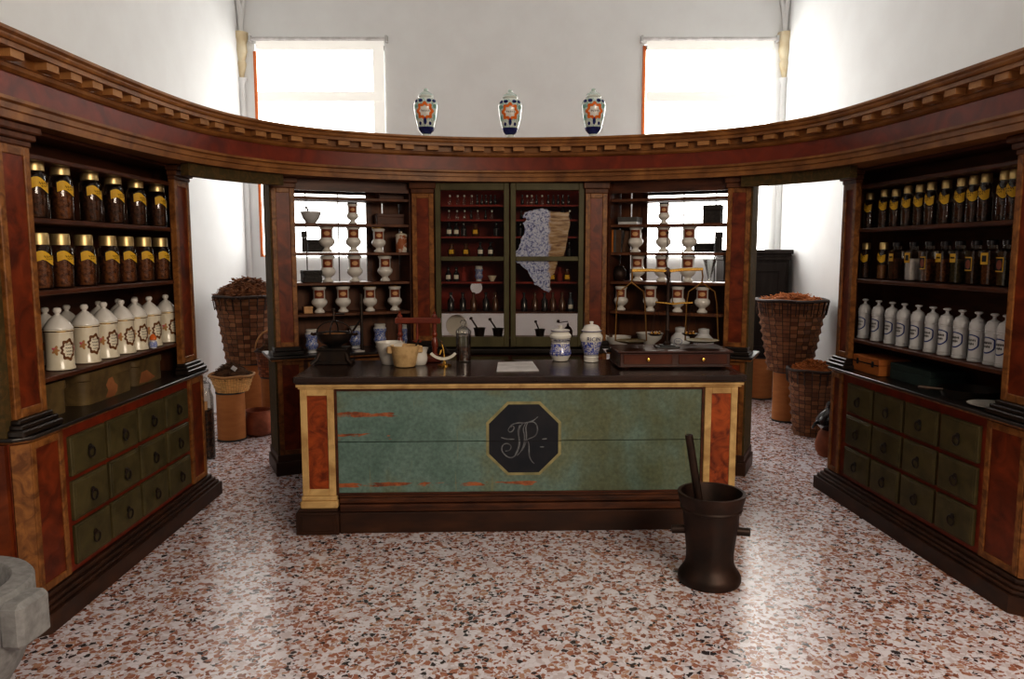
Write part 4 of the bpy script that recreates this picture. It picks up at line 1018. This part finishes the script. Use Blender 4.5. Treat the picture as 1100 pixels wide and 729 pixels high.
for bx in ((.226, .240, .224, .860), (2.390, 2.404, .224, .860), (.24, 2.39, .848, .860), (.24, 2.39, .224, .236)): m.box(bx[0], bx[1], .016, .03, bx[2], bx[3], .002)
m.build('panel_beading', mahog, ct)
# octagonal monogram
oc = aty(562.5, 470.5, 4.43); ou = (FC.inverted() @ oc).x; oz = oc.z
SW = Matrix(((1, 0, 0, 0), (0, 0, 1, 0), (0, 1, 0, 0), (0, 0, 0, 1)))
def octo(hw, hh, cut): return [(ou - hw + cut, oz - hh), (ou + hw - cut, oz - hh), (ou + hw, oz - hh + cut), (ou + hw, oz + hh - cut), (ou + hw - cut, oz + hh), (ou - hw + cut, oz + hh), (ou - hw, oz + hh - cut), (ou - hw, oz - hh + cut)]
m = MB(); m.prism(octo(.222, .222, .125), .0238, .0265, SW); om = m.build('octagon_border', M('faded_cream_line', (.38, .33, .16), (.22, .21, .11), 12, .6), ct)
m = MB(); m.prism(octo(.205, .205, .115), .0222, .0250, SW); op_ = m.build('octagon_field', M('navy_black_field', (.012, .015, .022), (.022, .022, .028), 6, .5), om)
def q2(px, py): return (ou + (px - 413) / 795 * 120 * .00545, oz - (py - 400) / 729 * 110 * .00545)   # measured on the crest
strokes = [[(300, 335), (310, 350), (330, 345), (345, 320), (330, 305), (320, 318)], [(300, 335), (325, 300), (370, 285), (420, 285), (465, 275), (490, 262), (515, 240)],
           [(405, 290), (385, 320), (378, 380), (385, 430), (370, 490), (345, 530), (310, 538), (275, 515), (255, 480), (265, 445), (295, 435), (322, 455), (310, 485), (280, 490)],
           [(385, 300), (372, 345), (380, 400), (375, 460), (350, 520)], [(425, 290), (410, 330), (418, 380), (415, 440), (395, 490), (365, 525)], [(440, 285), (428, 320), (432, 370), (428, 430), (400, 490)],
           [(440, 285), (480, 278), (505, 300), (512, 340), (495, 380), (455, 400), (420, 412)], [(435, 405), (450, 440), (452, 490), (455, 530), (470, 565), (490, 585)], [(250, 390), (290, 402), (345, 404)], [(545, 405), (580, 402)], [(530, 462), (560, 462)]]
m = MB()
for s in strokes:
    sp = cr([Vector(q2(*p)) for p in s], 5)
    n = len(sp)
    for i in range(n - 1):
        d = (sp[i + 1] - sp[i]); 
        if d.length < 1e-6: continue
        nn = Vector((-d.y, d.x)).normalized() * (.0022 + .0018 * abs(math.sin(i / max(1, n - 1) * PI)))
        vs = [m.v((p.x, .0216, p.y)) for p in (sp[i] - nn, sp[i + 1] - nn, sp[i + 1] + nn, sp[i] + nn)]
        m.bm.faces.new(vs)
m.build('monogram', M('grey_chalk_paint', (.19, .20, .21), (.09, .09, .10), 30, .7), op_)
m = MB(); m.box(ou - .222, ou + .222, .0210, .0222, .5398, .5432); m.build('board_joint', ink, op_)

# ---- things on the counter
ZT = .939
def on(x, y): p = atz(x, y, ZT); return (p.x, p.y, ZT)
# spice mill with hopper bowl
t = thing('spice_mill', 'black iron mill with wide hopper bowl at the left end of the counter', 'mill', atz(357.5, 391, ZT) + Vector((0, .06, 0)))
m = MB(); m.box(-.115, .115, -.085, .085, 0, .018, .004); m.prism([(-.085, -.07), (.085, -.07), (.085, .07), (-.085, .07)], .018, .085)
m.box(-.095, .095, -.078, .078, .085, .105, .005)
for sx in (-1, 1): m.tube([(sx * .085, -.06, .07), (sx * .10, -.08, .03), (sx * .13, -.10, .004)], .012, 8)
m.build('base', iron, t)
m = MB(); m.lathe([(.04, .105), (.05, .118), (.085, .135), (.108, .165), (.112, .195), (.118, .198), (.104, .196), (.075, .150), (0, .13)], 28); m.build('hopper', iron, t)
m = MB(); m.lathe([(0, .140), (.07, .150), (.098, .180), (.07, .190), (0, .192)][1:], 20); m.build('grounds', cont[2], t)
m = MB()
for th in (0, PI / 2):
    m.tube([(.112 * math.cos(a) * math.cos(th), .112 * math.cos(a) * math.sin(th), .196 + .075 * math.sin(a)) for a in [PI * k / 12 for k in range(13)]], .007, 6, flat=.6)
m.tube([(0, 0, .27), (0, 0, .345)], .008, 8); m.lathe([(0, .335), (.014, .34), (.014, .352), (0, .358)], 10)
m.tube([(0, 0, .318), (.07, 0, .318)], .006, 6); m.tube([(.12, 0, .205), (.17, -.01, .275)], .007, 6)
m.build('crank_frame', iron, t)
for sx, nm_ in ((-1, 'handle'), (1, 'handle')):
    m = MB(); m.tube([(sx * .115, 0, .19), (sx * .135, 0, .185), (sx * .15, 0, .192)], .010, 8); m.build(nm_, ironrust, t)
# stone mortar with speckle
SM = [(.058, 0), (.066, .004), (.070, .016), (.082, .080), (.090, .120), (.091, .133), (.080, .134), (.066, .06), (0, .045)]
p = on(433.5, 395); t = thing('stone_mortar', 'cream speckled stone mortar at the front of the counter', 'mortar', (p[0], p[1] + .065, ZT))
m = MB(); m.lathe(SM, 28)
for a in (.3, PI + .3): m.box(-.012, .022, -.018, .018, .085, .128, .006, Matrix.Rotation(a, 4, 'Z') @ Matrix.Translation((.09, 0, 0)))
m.build('cup', marbcream, t)
p0 = p
t = thing('iron_rod_pestle', 'thin dark rod standing in the speckled mortar', 'pestle', (p0[0] + .03, p0[1] + .065, ZT + .055))
m = MB(); m.tube([(0, 0, 0), (.062, -.01, .115)], .006, 8); m.build('rod', iron, t)
p = atz(430, 384, ZT); t = thing('white_mortar', 'large white mortar behind the speckled one on the counter', 'mortar', (p.x - .02, 4.86, ZT))
m = MB(); m.lathe([(.055, 0), (.06, .006), (.075, .06), (.092, .125), (.094, .142), (.085, .142), (.06, .05), (0, .035)], 28); m.build('cup', ceramic, t)
p = aty(449, 372, 4.78); t = thing('white_cup', 'small white waisted pot right of the white mortar', 'pot', (p.x, 4.82, ZT))
m = MB(); m.lathe([(.040, 0), (.046, .006), (.055, .030), (.056, .05), (.050, .075), (.056, .098), (.062, .108), (.054, .106), (.044, .04), (0, .02)], 24); m.build('cup', ceramic, t)
# wooden screw press
PX0 = aty(429.6, 350, 4.955).x; PX1 = aty(466.7, 350, 4.955).x
t = thing('wooden_press', 'red turned-wood press with crossbar behind the mortars', 'press', ((PX0 + PX1) / 2, 4.955, ZT)); hw = (PX1 - PX0) / 2
zc = aty(450, 344, 4.955).z - ZT
m = MB(); m.box(-hw - .04, hw + .04, -.045, .045, 0, .030, .005); m.build('base', redturn, t)
for sx in (-1, 1):
    m = MB(); T = Matrix.Translation((sx * hw, 0, 0)); q = zc / .22
    m.lathe([(r, .030 + (z * q - .0)) for r, z in ((.022, 0), (.024, .012), (.014, .022), (.018, .045), (.024, .070), (.017, .095), (.012, .108), (.018, .118), (.018, .126), (.012, .134), (.015, .165))] + [(.015, zc - .02)], 16, T)
    m.build('turned_post', redturn, t)
    m = MB(); m.lathe([(.015, zc + .0185), (.020, zc + .022), (.016, zc + .034), (.007, zc + .044), (.010, zc + .056), (0, zc + .062)], 14, T); m.build('finial', redturn, t)
m = MB(); m.box(-hw - .03, hw + .04, -.024, .024, zc - .0195, zc + .018, .005); m.build('crossbar', redturn, t)
m = MB(); m.lathe([(.009, .14), (.009, zc - .02)], 12); m.lathe([(.030, .13), (.030, .14), (0, .141)], 16); m.build('screw', redturn, t)
# letter balance
p = on(477, 393); t = thing('letter_balance', 'brass letter balance with white curved scale on the counter', 'scale', (p[0], p[1] + .03, ZT))
m = MB(); m.lathe([(.045, 0), (.045, .005), (.018, .012), (.009, .02), (.007, .05)], 20); m.tube([(0, 0, .04), (-.006, 0, .10), (-.018, 0, .150)], .006, 8)
m.lathe([(0, -.008), (.010, 0), (0, .008)], 10, Matrix.Translation((-.018, 0, .15))); m.tube([(-.03, 0, .07), (-.02, 0, .10)], .006, 8); m.build('pillar', brass, t)
m = MB()
A0, A1 = -2.45, -.69; r0, r1 = .092, .110; cz = .165
ar = [(-.006 + r1 * math.cos(A0 + (A1 - A0) * k / 16), cz - .02 + r1 * math.sin(A0 + (A1 - A0) * k / 16)) for k in range(17)] + [(-.006 + r0 * math.cos(A1 + (A0 - A1) * k / 16), cz - .02 + r0 * math.sin(A1 + (A0 - A1) * k / 16)) for k in range(17)]
m.prism(ar, -.014, -.011, SW); m.build('scale_arc', ink_w, t)
m = MB(); m.tube([(-.018, -.006, .15), (-.045, -.006, .175)], .004, 6); m.tube([(-.018, -.006, .15), (.045, -.006, .062)], .003, 6); m.build('pointer', iron, t)
# tall stoppered glass jar
p = on(497.5, 389); t = thing('glass_stoppered_jar', 'tall clear glass jar with ball stopper on the counter', 'jar', (p[0], p[1] + .05, ZT))
m = MB(); m.lathe([(.046, 0), (.049, .004), (.049, .165), (.047, .172), (.049, .178), (.046, .178), (.046, .006), (0, .006)], 28); m.build('body', clear, t)
m = MB(); m.lathe([(0, .007), (.044, .008), (.044, .095), (0, .096)], 24); m.build('contents', cont[1], t)
m = MB(); m.lathe([(.050, .179), (.051, .196), (.046, .206), (.024, .226), (.012, .232), (.011, .240), (.021, .252), (.022, .262), (.014, .274), (0, .278)], 28); m.build('stopper', clear, t)
# paper sheet
a = [atz(535, 389.5, ZT), atz(572, 388.5, ZT), atz(579, 398.5, ZT), atz(533.5, 399, ZT)]
t = thing('paper_sheet', 'white sheet of paper lying flat on the counter centre', 'paper', (sum((q for q in a), Vector()) / 4))
m = MB(); m.prism([(q.x, q.y) for q in a], ZT + .0005, ZT + .004); m.build('sheet', paper, t, local=False)
# two blue and white jars
B1 = [(.046, 0), (.052, .004), (.054, .012), (.070, .040), (.074, .050), (.073, .058), (.064, .085), (.061, .120), (.066, .150), (.072, .160), (.072, .170), (.060, .184), (.056, .188), (.058, .194)]
p = on(602.5, 388.5); t = thing('blue_white_jar', 'waisted blue and white jar with inscription band, beside the paper sheet', 'jar', (p[0], p[1] + .06, ZT), .12, 'blue and white jars on the counter')
m = MB(); m.lathe(B1, 36); m.build('body', bluewhite, t)
m = MB(); m.lathe([(.060, .1945), (.064, .198), (.062, .204), (.030, .212), (.012, .216), (.012, .224), (.017, .232), (0, .238)], 28); m.build('lid', ceramic, t)
m = MB()
for z in (.046, .060, .128, .149): m.lathe([(rad(B1, z) + .0006, z - .001), (rad(B1, z) + .0012, z), (rad(B1, z + .0016) + .0006, z + .002)], 36, caps=False)
m.lathe([(.0642, .197), (.0650, .199), (.0635, .2015)], 32, caps=False)
m.squiggle(B1, .139, .125, .0070, 31, .0032, .003, seed=9)
m.build('blue_band', navy, t)
B2 = [(.046, 0), (.050, .004), (.047, .020), (.050, .032), (.046, .040), (.048, .050), (.058, .095), (.072, .140), (.076, .160), (.072, .176), (.058, .190), (.058, .196)]
p = on(636, 389.5); t = thing('blue_white_jar', 'bulbous blue and white lidded jar lettered RICIN, beside the balance', 'jar', (p[0], p[1] + .06, ZT), .05, 'blue and white jars on the counter')
m = MB(); m.lathe(B2, 36); m.build('body', painted('blue_painted_jar_glaze', (.76, .73, .66), (.02, .035, .20), 14, .47, .26, .68), t)
m = MB(); m.lathe([(.062, .1965), (.068, .200), (.068, .206), (.058, .212), (.054, .226), (.040, .240), (.014, .246), (.010, .250), (.014, .258), (.012, .264), (0, .266)], 30); m.build('lid', ceramic, t)
m = MB()
for z in (.0425, .049): m.lathe([(rad(B2, z) + .0006, z - .001), (rad(B2, z) + .0012, z), (rad(B2, z + .0016) + .0006, z + .002)], 36, caps=False)
m.lathe([(.0682, .2005), (.0688, .203), (.0682, .2055)], 32, caps=False); m.build('blue_band', navy, t)
text_decal('RICIN', .037, B2, .142, navy, t, off=.004, cs=.006)
# apothecary balance on its drawer box
p = atz(660, 396.5, ZT)
bx0 = FC.inverted() @ atz(666, 396.5, ZT); bx1 = FC.inverted() @ atz(781, 394.5, ZT)
yb = bx0.y; X0, X1 = bx0.x, bx1.x
sb = thing('balance_box', 'low dark wooden box with two drawers under the brass balance', 'box', FC @ Vector(((X0 + X1) / 2, yb + .17, ZT)))
m = MB(FC); m.box(X0, X1, yb, yb + .34, ZT + .018, ZT + .098, .003); m.box(X0 - .016, X1 + .016, yb - .016, yb + .352, ZT + .0985, ZT + .112, .004); m.box(X0 - .012, X1 + .012, yb - .012, yb + .35, ZT + .012, ZT + .020, .003); m.build('case', boxwood, sb, local=False)
m = MB(FC)
for u in (X0 + .04, X1 - .04):
    for v_ in (yb + .03, yb + .30): m.lathe([(.020, 0), (.024, .006), (.020, .012)], 12, Matrix.Translation((u, v_, ZT)))
m.build('foot', boxwood, sb, local=False)
mid = (X0 + X1) / 2
for a, b in ((X0 + .02, mid - .02), (mid + .02, X1 - .02)):
    m = MB(FC); m.box(a, b, yb - .006, yb + .01, ZT + .030, ZT + .090, .003); d = m.build('drawer', M('balance_drawer_wood', (.12, .035, .016), (.07, .02, .012), 6, .3), sb, local=False)
    m = MB(FC); m.lathe([(.005, 0), (.005, .008), (.011, .012), (.010, .018), (0, .021)], 12, Matrix.Translation(((a + b) / 2, yb - .006, ZT + .06)) @ Matrix.Rotation(PI / 2, 4, 'X')); m.build('knob', brass, d, local=False)
ZB = ZT + .1125
Yp = (FC @ Vector((mid, yb + .17, 0))).y
pc = aty(717, 340, Yp)
bal = thing('balance', 'large brass equal-arm balance with two hanging dishes on drawer box', 'balance', (pc.x, Yp, ZB))
def L(x, y): q = aty(x, y, Yp); return (q.x - pc.x, 0, q.z - ZB)
m = MB(); m.box(-.075, .075, -.05, .05, 0, .010, .003); m.box(-.05, .05, -.035, .035, .010, .018, .003); m.build('foot_plate', steel, bal)
top = L(717, 268)
m = MB(); m.lathe([(.022, .018), (.024, .026), (.012, .040), (.010, .10), (.014, .11), (.011, .12), (.010, L(717, 300)[2]), (.014, L(717, 297)[2]), (.010, L(717, 290)[2])], 16)
m.tube([L(717, 291), L(715, 280), L(718, 270), (top[0], 0, top[2])], .004, 6); m.lathe([(0, -.028), (.020, -.012), (.022, .0), (.014, .022), (0, .030)], 12, Matrix.Translation(L(717, 292)) @ Matrix.Scale(.4, 4, (0, 1, 0)))
m.lathe([(0, -.012), (.012, 0), (0, .012)], 10, Matrix.Translation(L(717, 250)) @ Matrix.Scale(.4, 4, (0, 1, 0))); m.tube([L(717, 268), L(717, 252)], .003, 6)
m.build('pillar', ironrust, bal)
m = MB(); m.tube([L(679, 290.5), L(700, 290), L(717, 291), L(735, 289.5), L(755, 289)], .0075, 8, flat=1.3); m.build('beam', brass, bal)
for k, (bx, pxl, pxr, py) in enumerate(((678.5, 661, 694.5, 366), (754, 736, 771.5, 365.5))):
    m = MB(); m.tube([L(bx, 289), L(bx + 1, 297), L(bx, 303)], .005, 6)
    for xe in (pxl, pxr):
        s = 1 if xe > bx else -1
        m.tube([L(bx, 303), L(bx + s * 6, 308), L((bx + xe) / 2 + s * 5, 313), L(xe - s * 1.5, 326), L(xe, py)], .0048, 6)
    q = m.build('hanger', M('tarnished_brass_%d' % k, (.36, .20, .06), (.20, .10, .035), 12, .4, me=.8), bal)
    c = L((pxl + pxr) / 2, py); r = (L(pxr, py)[0] - L(pxl, py)[0]) / 2
    m = MB(); m.lathe([(0, -.014), (r * .6, -.012), (r * .95, -.002), (r * 1.04, .004), (r * .93, .0), (0, -.009)], 30, Matrix.Translation(c)); m.build('pan', M('aged_brass_pan_%d' % k, (.22, .16, .055), (.14, .10, .035), 14, .5, me=.8), bal)
Y2 = Yp - .10
pc2 = aty(722.5, 345, Y2)
b2 = thing('hand_balance', 'small brass hand balance with black pans hung before the pillar', 'balance', (pc2.x, Y2, ZB))
def L2(x, y): q = aty(x, y, Y2); return (q.x - pc2.x, 0, q.z - ZB)
m = MB(); m.tube([L2(704, 324.5), L2(716, 325.5), L2(723, 326.5), L2(731, 325.5), L2(744, 325)], .0055, 8); m.lathe([(0, -.01), (.008, 0), (0, .01)], 8, Matrix.Translation(L2(723, 325))); m.build('beam', brass, b2)
m = MB(); m.tube([L2(722.5, 325), L2(722, 312), (L2(721, 299)[0], .04, L2(721, 299)[2]), (L2(719, 297)[0], .093, L2(719, 297)[2])], .0025, 6); m.build('suspension', iron, b2)
for k, (bx, cx_, cy_) in enumerate(((704.5, 704, 358), (743, 741, 358))):
    r = .052; c = L2(cx_, cy_)
    m = MB()
    for th in (0, 2.1, 4.2): m.tube([L2(bx, 325), (c[0] + r * .95 * math.cos(th), r * .95 * math.sin(th), c[2])], .0016, 5)
    m.build('cord', ironrust, b2)
    m = MB(); m.lathe([(0, -.016), (r * .6, -.013), (r, 0), (r * .95, .001), (0, -.010)], 24, Matrix.Translation(c)); m.build('pan', iron, b2)
    for j in range(3):
        wt_ = thing('brass_weight', ['small brass weight in the %s black pan, towards its left', 'small brass weight in the middle of the %s black pan', 'small brass weight in the %s black pan, towards its right'][j] % ('left', 'right')[k], 'weight', (pc2.x + c[0] + (-.022, 0, .021)[j], Y2 - .006, ZB + c[2] - .0085), 0, 'brass weights')
        m = MB(); m.lathe([(.010, 0), (.011, .003), (.011, .012), (.005, .016), (.007, .022), (0, .024)], 12); m.build('body', brass, wt_)
        m = MB(); m.lathe([(.0112, .006), (.0118, .007), (.0112, .008)], 12, caps=False); m.build('band', brass, wt_)

# ------------------------------------------------------------------ iron mortar on the floor
t = thing('iron_mortar', 'big brown cast-iron mortar standing on the floor before the counter', 'mortar', (.998, 3.705, 0), -.12)
IM = [(.0, 0), (.150, 0), (.156, .012), (.156, .035), (.148, .050), (.130, .075), (.119, .105), (.117, .15), (.124, .22), (.136, .33), (.140, .372), (.150, .376), (.153, .384), (.150, .392), (.158, .420), (.166, .452), (.166, .462), (.150, .463), (.135, .40), (.105, .16), (.0, .12)]
m = MB(); m.lathe(IM, 40); m.build('cup', ironrust, t)
for sx in (-1, 1):
    m = MB(); m.tube([(sx * .118, 0, .265), (sx * .165, 0, .262), (sx * .192, 0, .260)], .021, 12); m.build('trunnion', ironrust, t)
pt = aty(739, 466, 3.72)
t = thing('iron_pestle', 'long brown iron pestle leaning in the floor mortar', 'pestle', (.985, 3.70, .13))
d = Vector((pt.x - .985, .0, pt.z - .13))
m = MB(); m.tube([(0, 0, .01), d * .12, d], .024, 12, .80); m.build('rod', ironrust, t)
m = MB(); m.lathe([(.0, -.002), (.02, .0), (.036, .02), (.034, .05), (.023, .075)], 14, d.to_track_quat('Z', 'Y').to_matrix().to_4x4()); m.build('head', ironrust, t)
# stone mortar, lower left
t = thing('stone_basin', 'heavy grey stone mortar with square lug on the floor, near left wing', 'mortar', (-2.10, 2.66, 0))
SB = [(0, 0), (.17, 0), (.19, .015), (.255, .12), (.295, .23), (.308, .33), (.308, .425), (.300, .437), (.235, .440), (.225, .43), (.19, .25), (.10, .16), (0, .14)]
m = MB(); m.lathe(SB, 40); m.build('bowl', stone, t)
for a in (-.05, PI / 2 + PI - .05, PI):
    m = MB(); m.box(.285, .375, -.085, .085, .245, .415, .018, Matrix.Rotation(a, 4, 'Z')); m.build('lug', stone, t)

# ------------------------------------------------------------------ baskets and drums in the doorways
def weave(name, label, loc, r0, r1, h, ns, nr, mat, rim, amp=.012, lean=(0, 0), bulge=0.0, group=None):
    t = thing(name, label, 'basket', loc, 0, group)
    m = MB(); N = ns * 2; rows = []
    for k in range(nr + 1):
        f = k / nr; r = r0 + (r1 - r0) * f + bulge * math.sin(f * PI)
        rg = []
        for i in range(N):
            a = 2 * PI * i / N
            o = amp * math.cos(PI * (i / 2) + PI * k) if i % 2 == 0 else 0
            rg.append(m.v(((r + o) * math.cos(a) + lean[0] * f, (r + o) * math.sin(a) + lean[1] * f, h * f)))
        rows.append(rg)
    for k in range(nr):
        for i in range(N):
            f = m.bm.faces.new([rows[k][i], rows[k][(i + 1) % N], rows[k + 1][(i + 1) % N], rows[k + 1][i]])
            for l, u in zip(f.loops, ((i, k), (i + 1, k), (i + 1, k + 1), (i, k + 1))): l[m.uv].uv = u
    m.bm.faces.new(rows[0][::-1]); m.build('woven_wall', mat, t, angle=12)
    m = MB(); m.lathe([(r1 - .02, h - .03), (r1 - .02, h - .028), (0, h - .028)], 24, Matrix.Translation((lean[0], lean[1], 0)), caps=False); m.build('lining', herbd, t)
    m = MB(); pts = [((r1 + .004) * math.cos(a) + lean[0], (r1 + .004) * math.sin(a) + lean[1], h + .004 * math.sin(5 * a)) for a in [2 * PI * k / 40 for k in range(41)]]
    m.tube(pts, rim, 8); m.build('rim', mat, t)
    return t
def stakes(t, r0, r1, h, n, mat, amp):
    m = MB()
    for i in range(n):
        a = 2 * PI * i / n; f0 = .80
        pts = [((r0 + (r1 - r0) * f + amp + .004) * math.cos(a), (r0 + (r1 - r0) * f + amp + .004) * math.sin(a), h * f) for f in (f0, .9, 1.0)]
        m.tube(pts, .012, 4, flat=.35)
    m.build('rim_stakes', mat, t)
def heap(name, label, loc, r, h, n, mat, ln=.07, w=.007, seed=1):
    rr = random.Random(seed); m = MB()
    m.lathe([(r, 0), (r * .8, h * .45), (r * .4, h * .8), (0, h * .88)], 20)
    for i in range(n):
        a = rr.uniform(0, 2 * PI); q = math.sqrt(rr.random()) * r * 1.02; z = h * .9 * (1 - (q / r) ** 1.7) + rr.uniform(0, .025)
        b = rr.uniform(0, 2 * PI); l = ln * rr.uniform(.5, 1.3); e = rr.uniform(-.3, .5)
        c = Vector((q * math.cos(a), q * math.sin(a), z)); d = Vector((math.cos(b), math.sin(b), e)) * l / 2
        m.tube([c - d, c + Vector((0, 0, rr.uniform(-.01, .012))), c + d], w * rr.uniform(.5, 1.3), 4, flat=.5)
    o = m.build(name, mat); o.location = loc
    return tag(o, label, 'dried plants', None, 'stuff')
def drum(label, loc, r, h):
    t = thing('fibre_drum', label, 'drum', loc, 0, 'fibre drums used as basket stands')
    m = MB(); m.lathe([(r, .012), (r, h - .014)], 32); m.build('wall', drum_m, t)
    for z in (0, h - .016):
        m = MB(); m.lathe([(0, z), (r + .003, z), (r + .006, z + .004), (r + .006, z + .014), (r + .001, z + .016), (0, z + .016)], 32); m.build('hoop', steel, t)
    return t
drum('tan fibre drum under the golden rattan basket, left doorway', (-2.49, 6.65, 0), .120, .435)
drum('tan fibre drum under the big woven basket, left doorway', (-2.62, 7.60, 0), .17, .56)
drum('tan fibre drum under the red splint bucket, left doorway', (-2.25, 7.10, 0), .11, .50)
t = weave('rattan_basket', 'shallow golden rattan basket of dark herbs on a drum, left doorway', (-2.47, 6.65, .436), .135, .185, .145, 22, 9, wick_l, .012, .006)
heap('dried_herbs', 'dark dried herbs heaped in the golden rattan basket', (-2.47, 6.65, .55), .165, .13, 420, herbd, .06, .004, 2)
t = thing('paper_tag', 'small white tag lying on the herbs in the rattan basket', 'tag', (-2.40, 6.52, .655)); m = MB(); m.box(-.022, .022, -.002, .002, -.018, .018, 0, Matrix.Rotation(.6, 4, 'Y') @ Matrix.Rotation(-.5, 4, 'X')); m.build('card', paper, t)
t = weave('woven_basket', 'tall brown woven basket heaped with bark, left doorway', (-2.63, 7.60, .561), .225, .315, .66, 13, 16, wick, .016, .014, group='tall woven baskets'); stakes(t, .225, .315, .66, 26, wick, .014)
heap('dried_bark_strips', 'pile of brown bark strips spilling over the tall left basket', (-2.63, 7.60, 1.19), .30, .21, 700, bark, .11, .008, 3)
t = weave('splint_bucket', 'red splint bucket with bent handle behind the left back pilaster', (-2.25, 7.08, .501), .115, .14, .24, 16, 10, wick_r, .010, .006)
m = MB(); m.tube([(.14 * math.cos(a), .04 * math.cos(a), .23 + .20 * math.sin(a)) for a in [PI * k / 14 for k in range(15)]], .012, 8, flat=.6); m.build('handle', wick_l, t)
heap('dried_roots', 'dark dried roots piled in the red splint bucket', (-2.25, 7.08, .715), .12, .12, 200, herbd, .06, .005, 5)
t = thing('copper_pot', 'squat worn copper pot on the floor of the left doorway', 'pot', (-2.31, 6.84, 0))
m = MB(); m.lathe([(0, 0), (.10, 0), (.125, .02), (.138, .075), (.132, .14), (.112, .20), (.112, .215), (.120, .228), (.110, .230), (.105, .20), (.125, .13), (.12, .04), (0, .02)], 32); m.build('body', copper, t)
t = thing('tall_specimen_jar', 'tall glass jar of dark pods at the end of left wing', 'jar', (-2.455, 6.02, 0))
TJ = [(.055, 0), (.060, .006), (.060, .50), (.045, .545), (.042, .565)]
m = MB(); m.lathe(TJ, 24); m.build('glass_body', jarglass, t)
m = MB(); m.lathe([(0, .008), (.055, .010), (.055, .40), (0, .41)], 20); m.build('contents', M('mixed_pods', (.12, .05, .025), (.03, .015, .01), 40, .6, bp=.6, lo=.45, hi=.55), t)
m = MB(); m.lathe([(.044, .5655), (.046, .60), (.030, .625), (.012, .632), (.016, .655), (0, .665)], 20); m.build('stopper', clear, t)
m = MB(); m.decal(TJ, .44, rect(.035, .035)); m.build('label', tan_l, t)
# cord hung on the wall under the window
t = thing('hanging_cord', 'looped grey cord with a yellow tag on the wall below the left window', 'cord', (-2.75, YB - .02, 1.25))
m = MB(); m.tube([(-.02 + .09 * math.cos(a), 0, .10 * math.sin(a)) for a in [2 * PI * k / 20 for k in range(19)]], .006, 6); m.build('loop', greycer, t)
m = MB(); m.box(.05, .11, -.008, .0, -.07, .03, .003); m.build('tag', yellow, t)

drum('tan fibre drum under the large basket, right doorway', (2.70, 7.42, 0), .125, .50)
t = weave('woven_basket', 'largest brown woven basket raised on a drum, right doorway', (2.72, 7.42, .501), .20, .325, .69, 13, 18, wick, .016, .014, group='tall woven baskets'); stakes(t, .20, .325, .69, 28, wick, .014)
heap('dried_peel', 'orange-brown dried peel topping the largest right basket', (2.72, 7.42, 1.165), .30, .075, 420, bark_o, .08, .007, 7)
t = weave('woven_basket', 'lower brown woven basket standing on the floor, right doorway', (2.745, 6.86, 0), .165, .225, .60, 11, 16, wick, .014, .013, group='tall woven baskets'); stakes(t, .165, .225, .60, 22, wick, .013)
heap('dried_peel', 'orange dried peel topping the lower right basket', (2.745, 6.86, .575), .205, .09, 300, bark_o, .075, .007, 9)
drum('tan fibre drum under the dark cupboard, right doorway, visible one', (2.83, 8.60, 0), .135, .48)
drum('tan fibre drum under the dark cupboard, left support behind the pilaster', (2.46, 8.60, 0), .135, .48)
t = thing('dark_cupboard', 'black-brown oak cupboard raised on drums behind the right doorway', 'cupboard', (2.72, 8.62, .481))
m = MB(); m.box(-.38, .345, -.15, .15, .0, 1.12, .004); m.build('carcass', darkcab, t)
m = MB(); m.box(-.40, .36, -.175, .15, 1.121, 1.15, .006); m.box(-.41, .375, -.19, .15, 1.15, 1.20, .010); m.box(-.395, .355, -.17, .15, 1.085, 1.12, .004); m.build('cornice', darkcab, t)
m = MB(); m.box(-.34, .30, -.17, -.151, .04, 1.05, .004); d = m.build('door', darkcab, t)
m = MB()
for bx in ((-.27, -.255, .12, .97), (.215, .23, .12, .97), (-.27, .23, .12, .135), (-.27, .23, .955, .97)): m.box(bx[0], bx[1], -.178, -.1705, bx[2], bx[3], .003)
m.build('moulding', darkcab, d)
t = thing('small_still', 'dark metal still head on a terracotta pot at the end of right wing', 'still', (2.60, 6.10, 0))
m = MB(); m.lathe([(0, 0), (.085, 0), (.115, .05), (.118, .10), (.095, .19), (.075, .215)], 26); m.build('pot', terra, t)
m = MB(); m.lathe([(.074, .216), (.085, .225), (.120, .265), (.122, .30), (.095, .35), (.060, .375), (.045, .40), (.048, .425), (.030, .45), (0, .46)], 26); m.build('head', darkglass, t)
m = MB(); m.tube([(-.10, 0, .29), (-.14, -.02, .27), (-.165, -.03, .235)], .016, 10, .6); m.build('spout', darkglass, t)

# ------------------------------------------------------------------ light, world, camera
sc = bpy.context.scene
w = bpy.data.worlds.new('world'); sc.world = w; w.use_nodes = True
bg = w.node_tree.nodes['Background']; bg.inputs['Color'].default_value = (1.0, .90, .80, 1); bg.inputs['Strength'].default_value = .15
l = bpy.data.lights.new('room_light', 'AREA'); l.shape = 'RECTANGLE'; l.size = 3.0; l.size_y = 1.2; l.energy = 150; l.color = (1.0, .86, .70)
o = bpy.data.objects.new('room_light', l); col.objects.link(o); o.location = (2.4, -.2, 2.9); o.rotation_euler = (Vector((-1.6, 4.4, .9)) - o.location).to_track_quat('-Z', 'Y').to_euler()
cam = bpy.data.cameras.new('camera'); cam.sensor_width = 36; cam.lens = F * 36 / 1100; cam.clip_start = .05
co = bpy.data.objects.new('camera', cam); col.objects.link(co); co.location = (0, 0, H); co.rotation_euler = (PI / 2 - PITCH, 0, 0)
sc.camera = co
sc.view_settings.view_transform = 'Standard'; sc.view_settings.look = 'Medium High Contrast'; sc.view_settings.exposure = 0
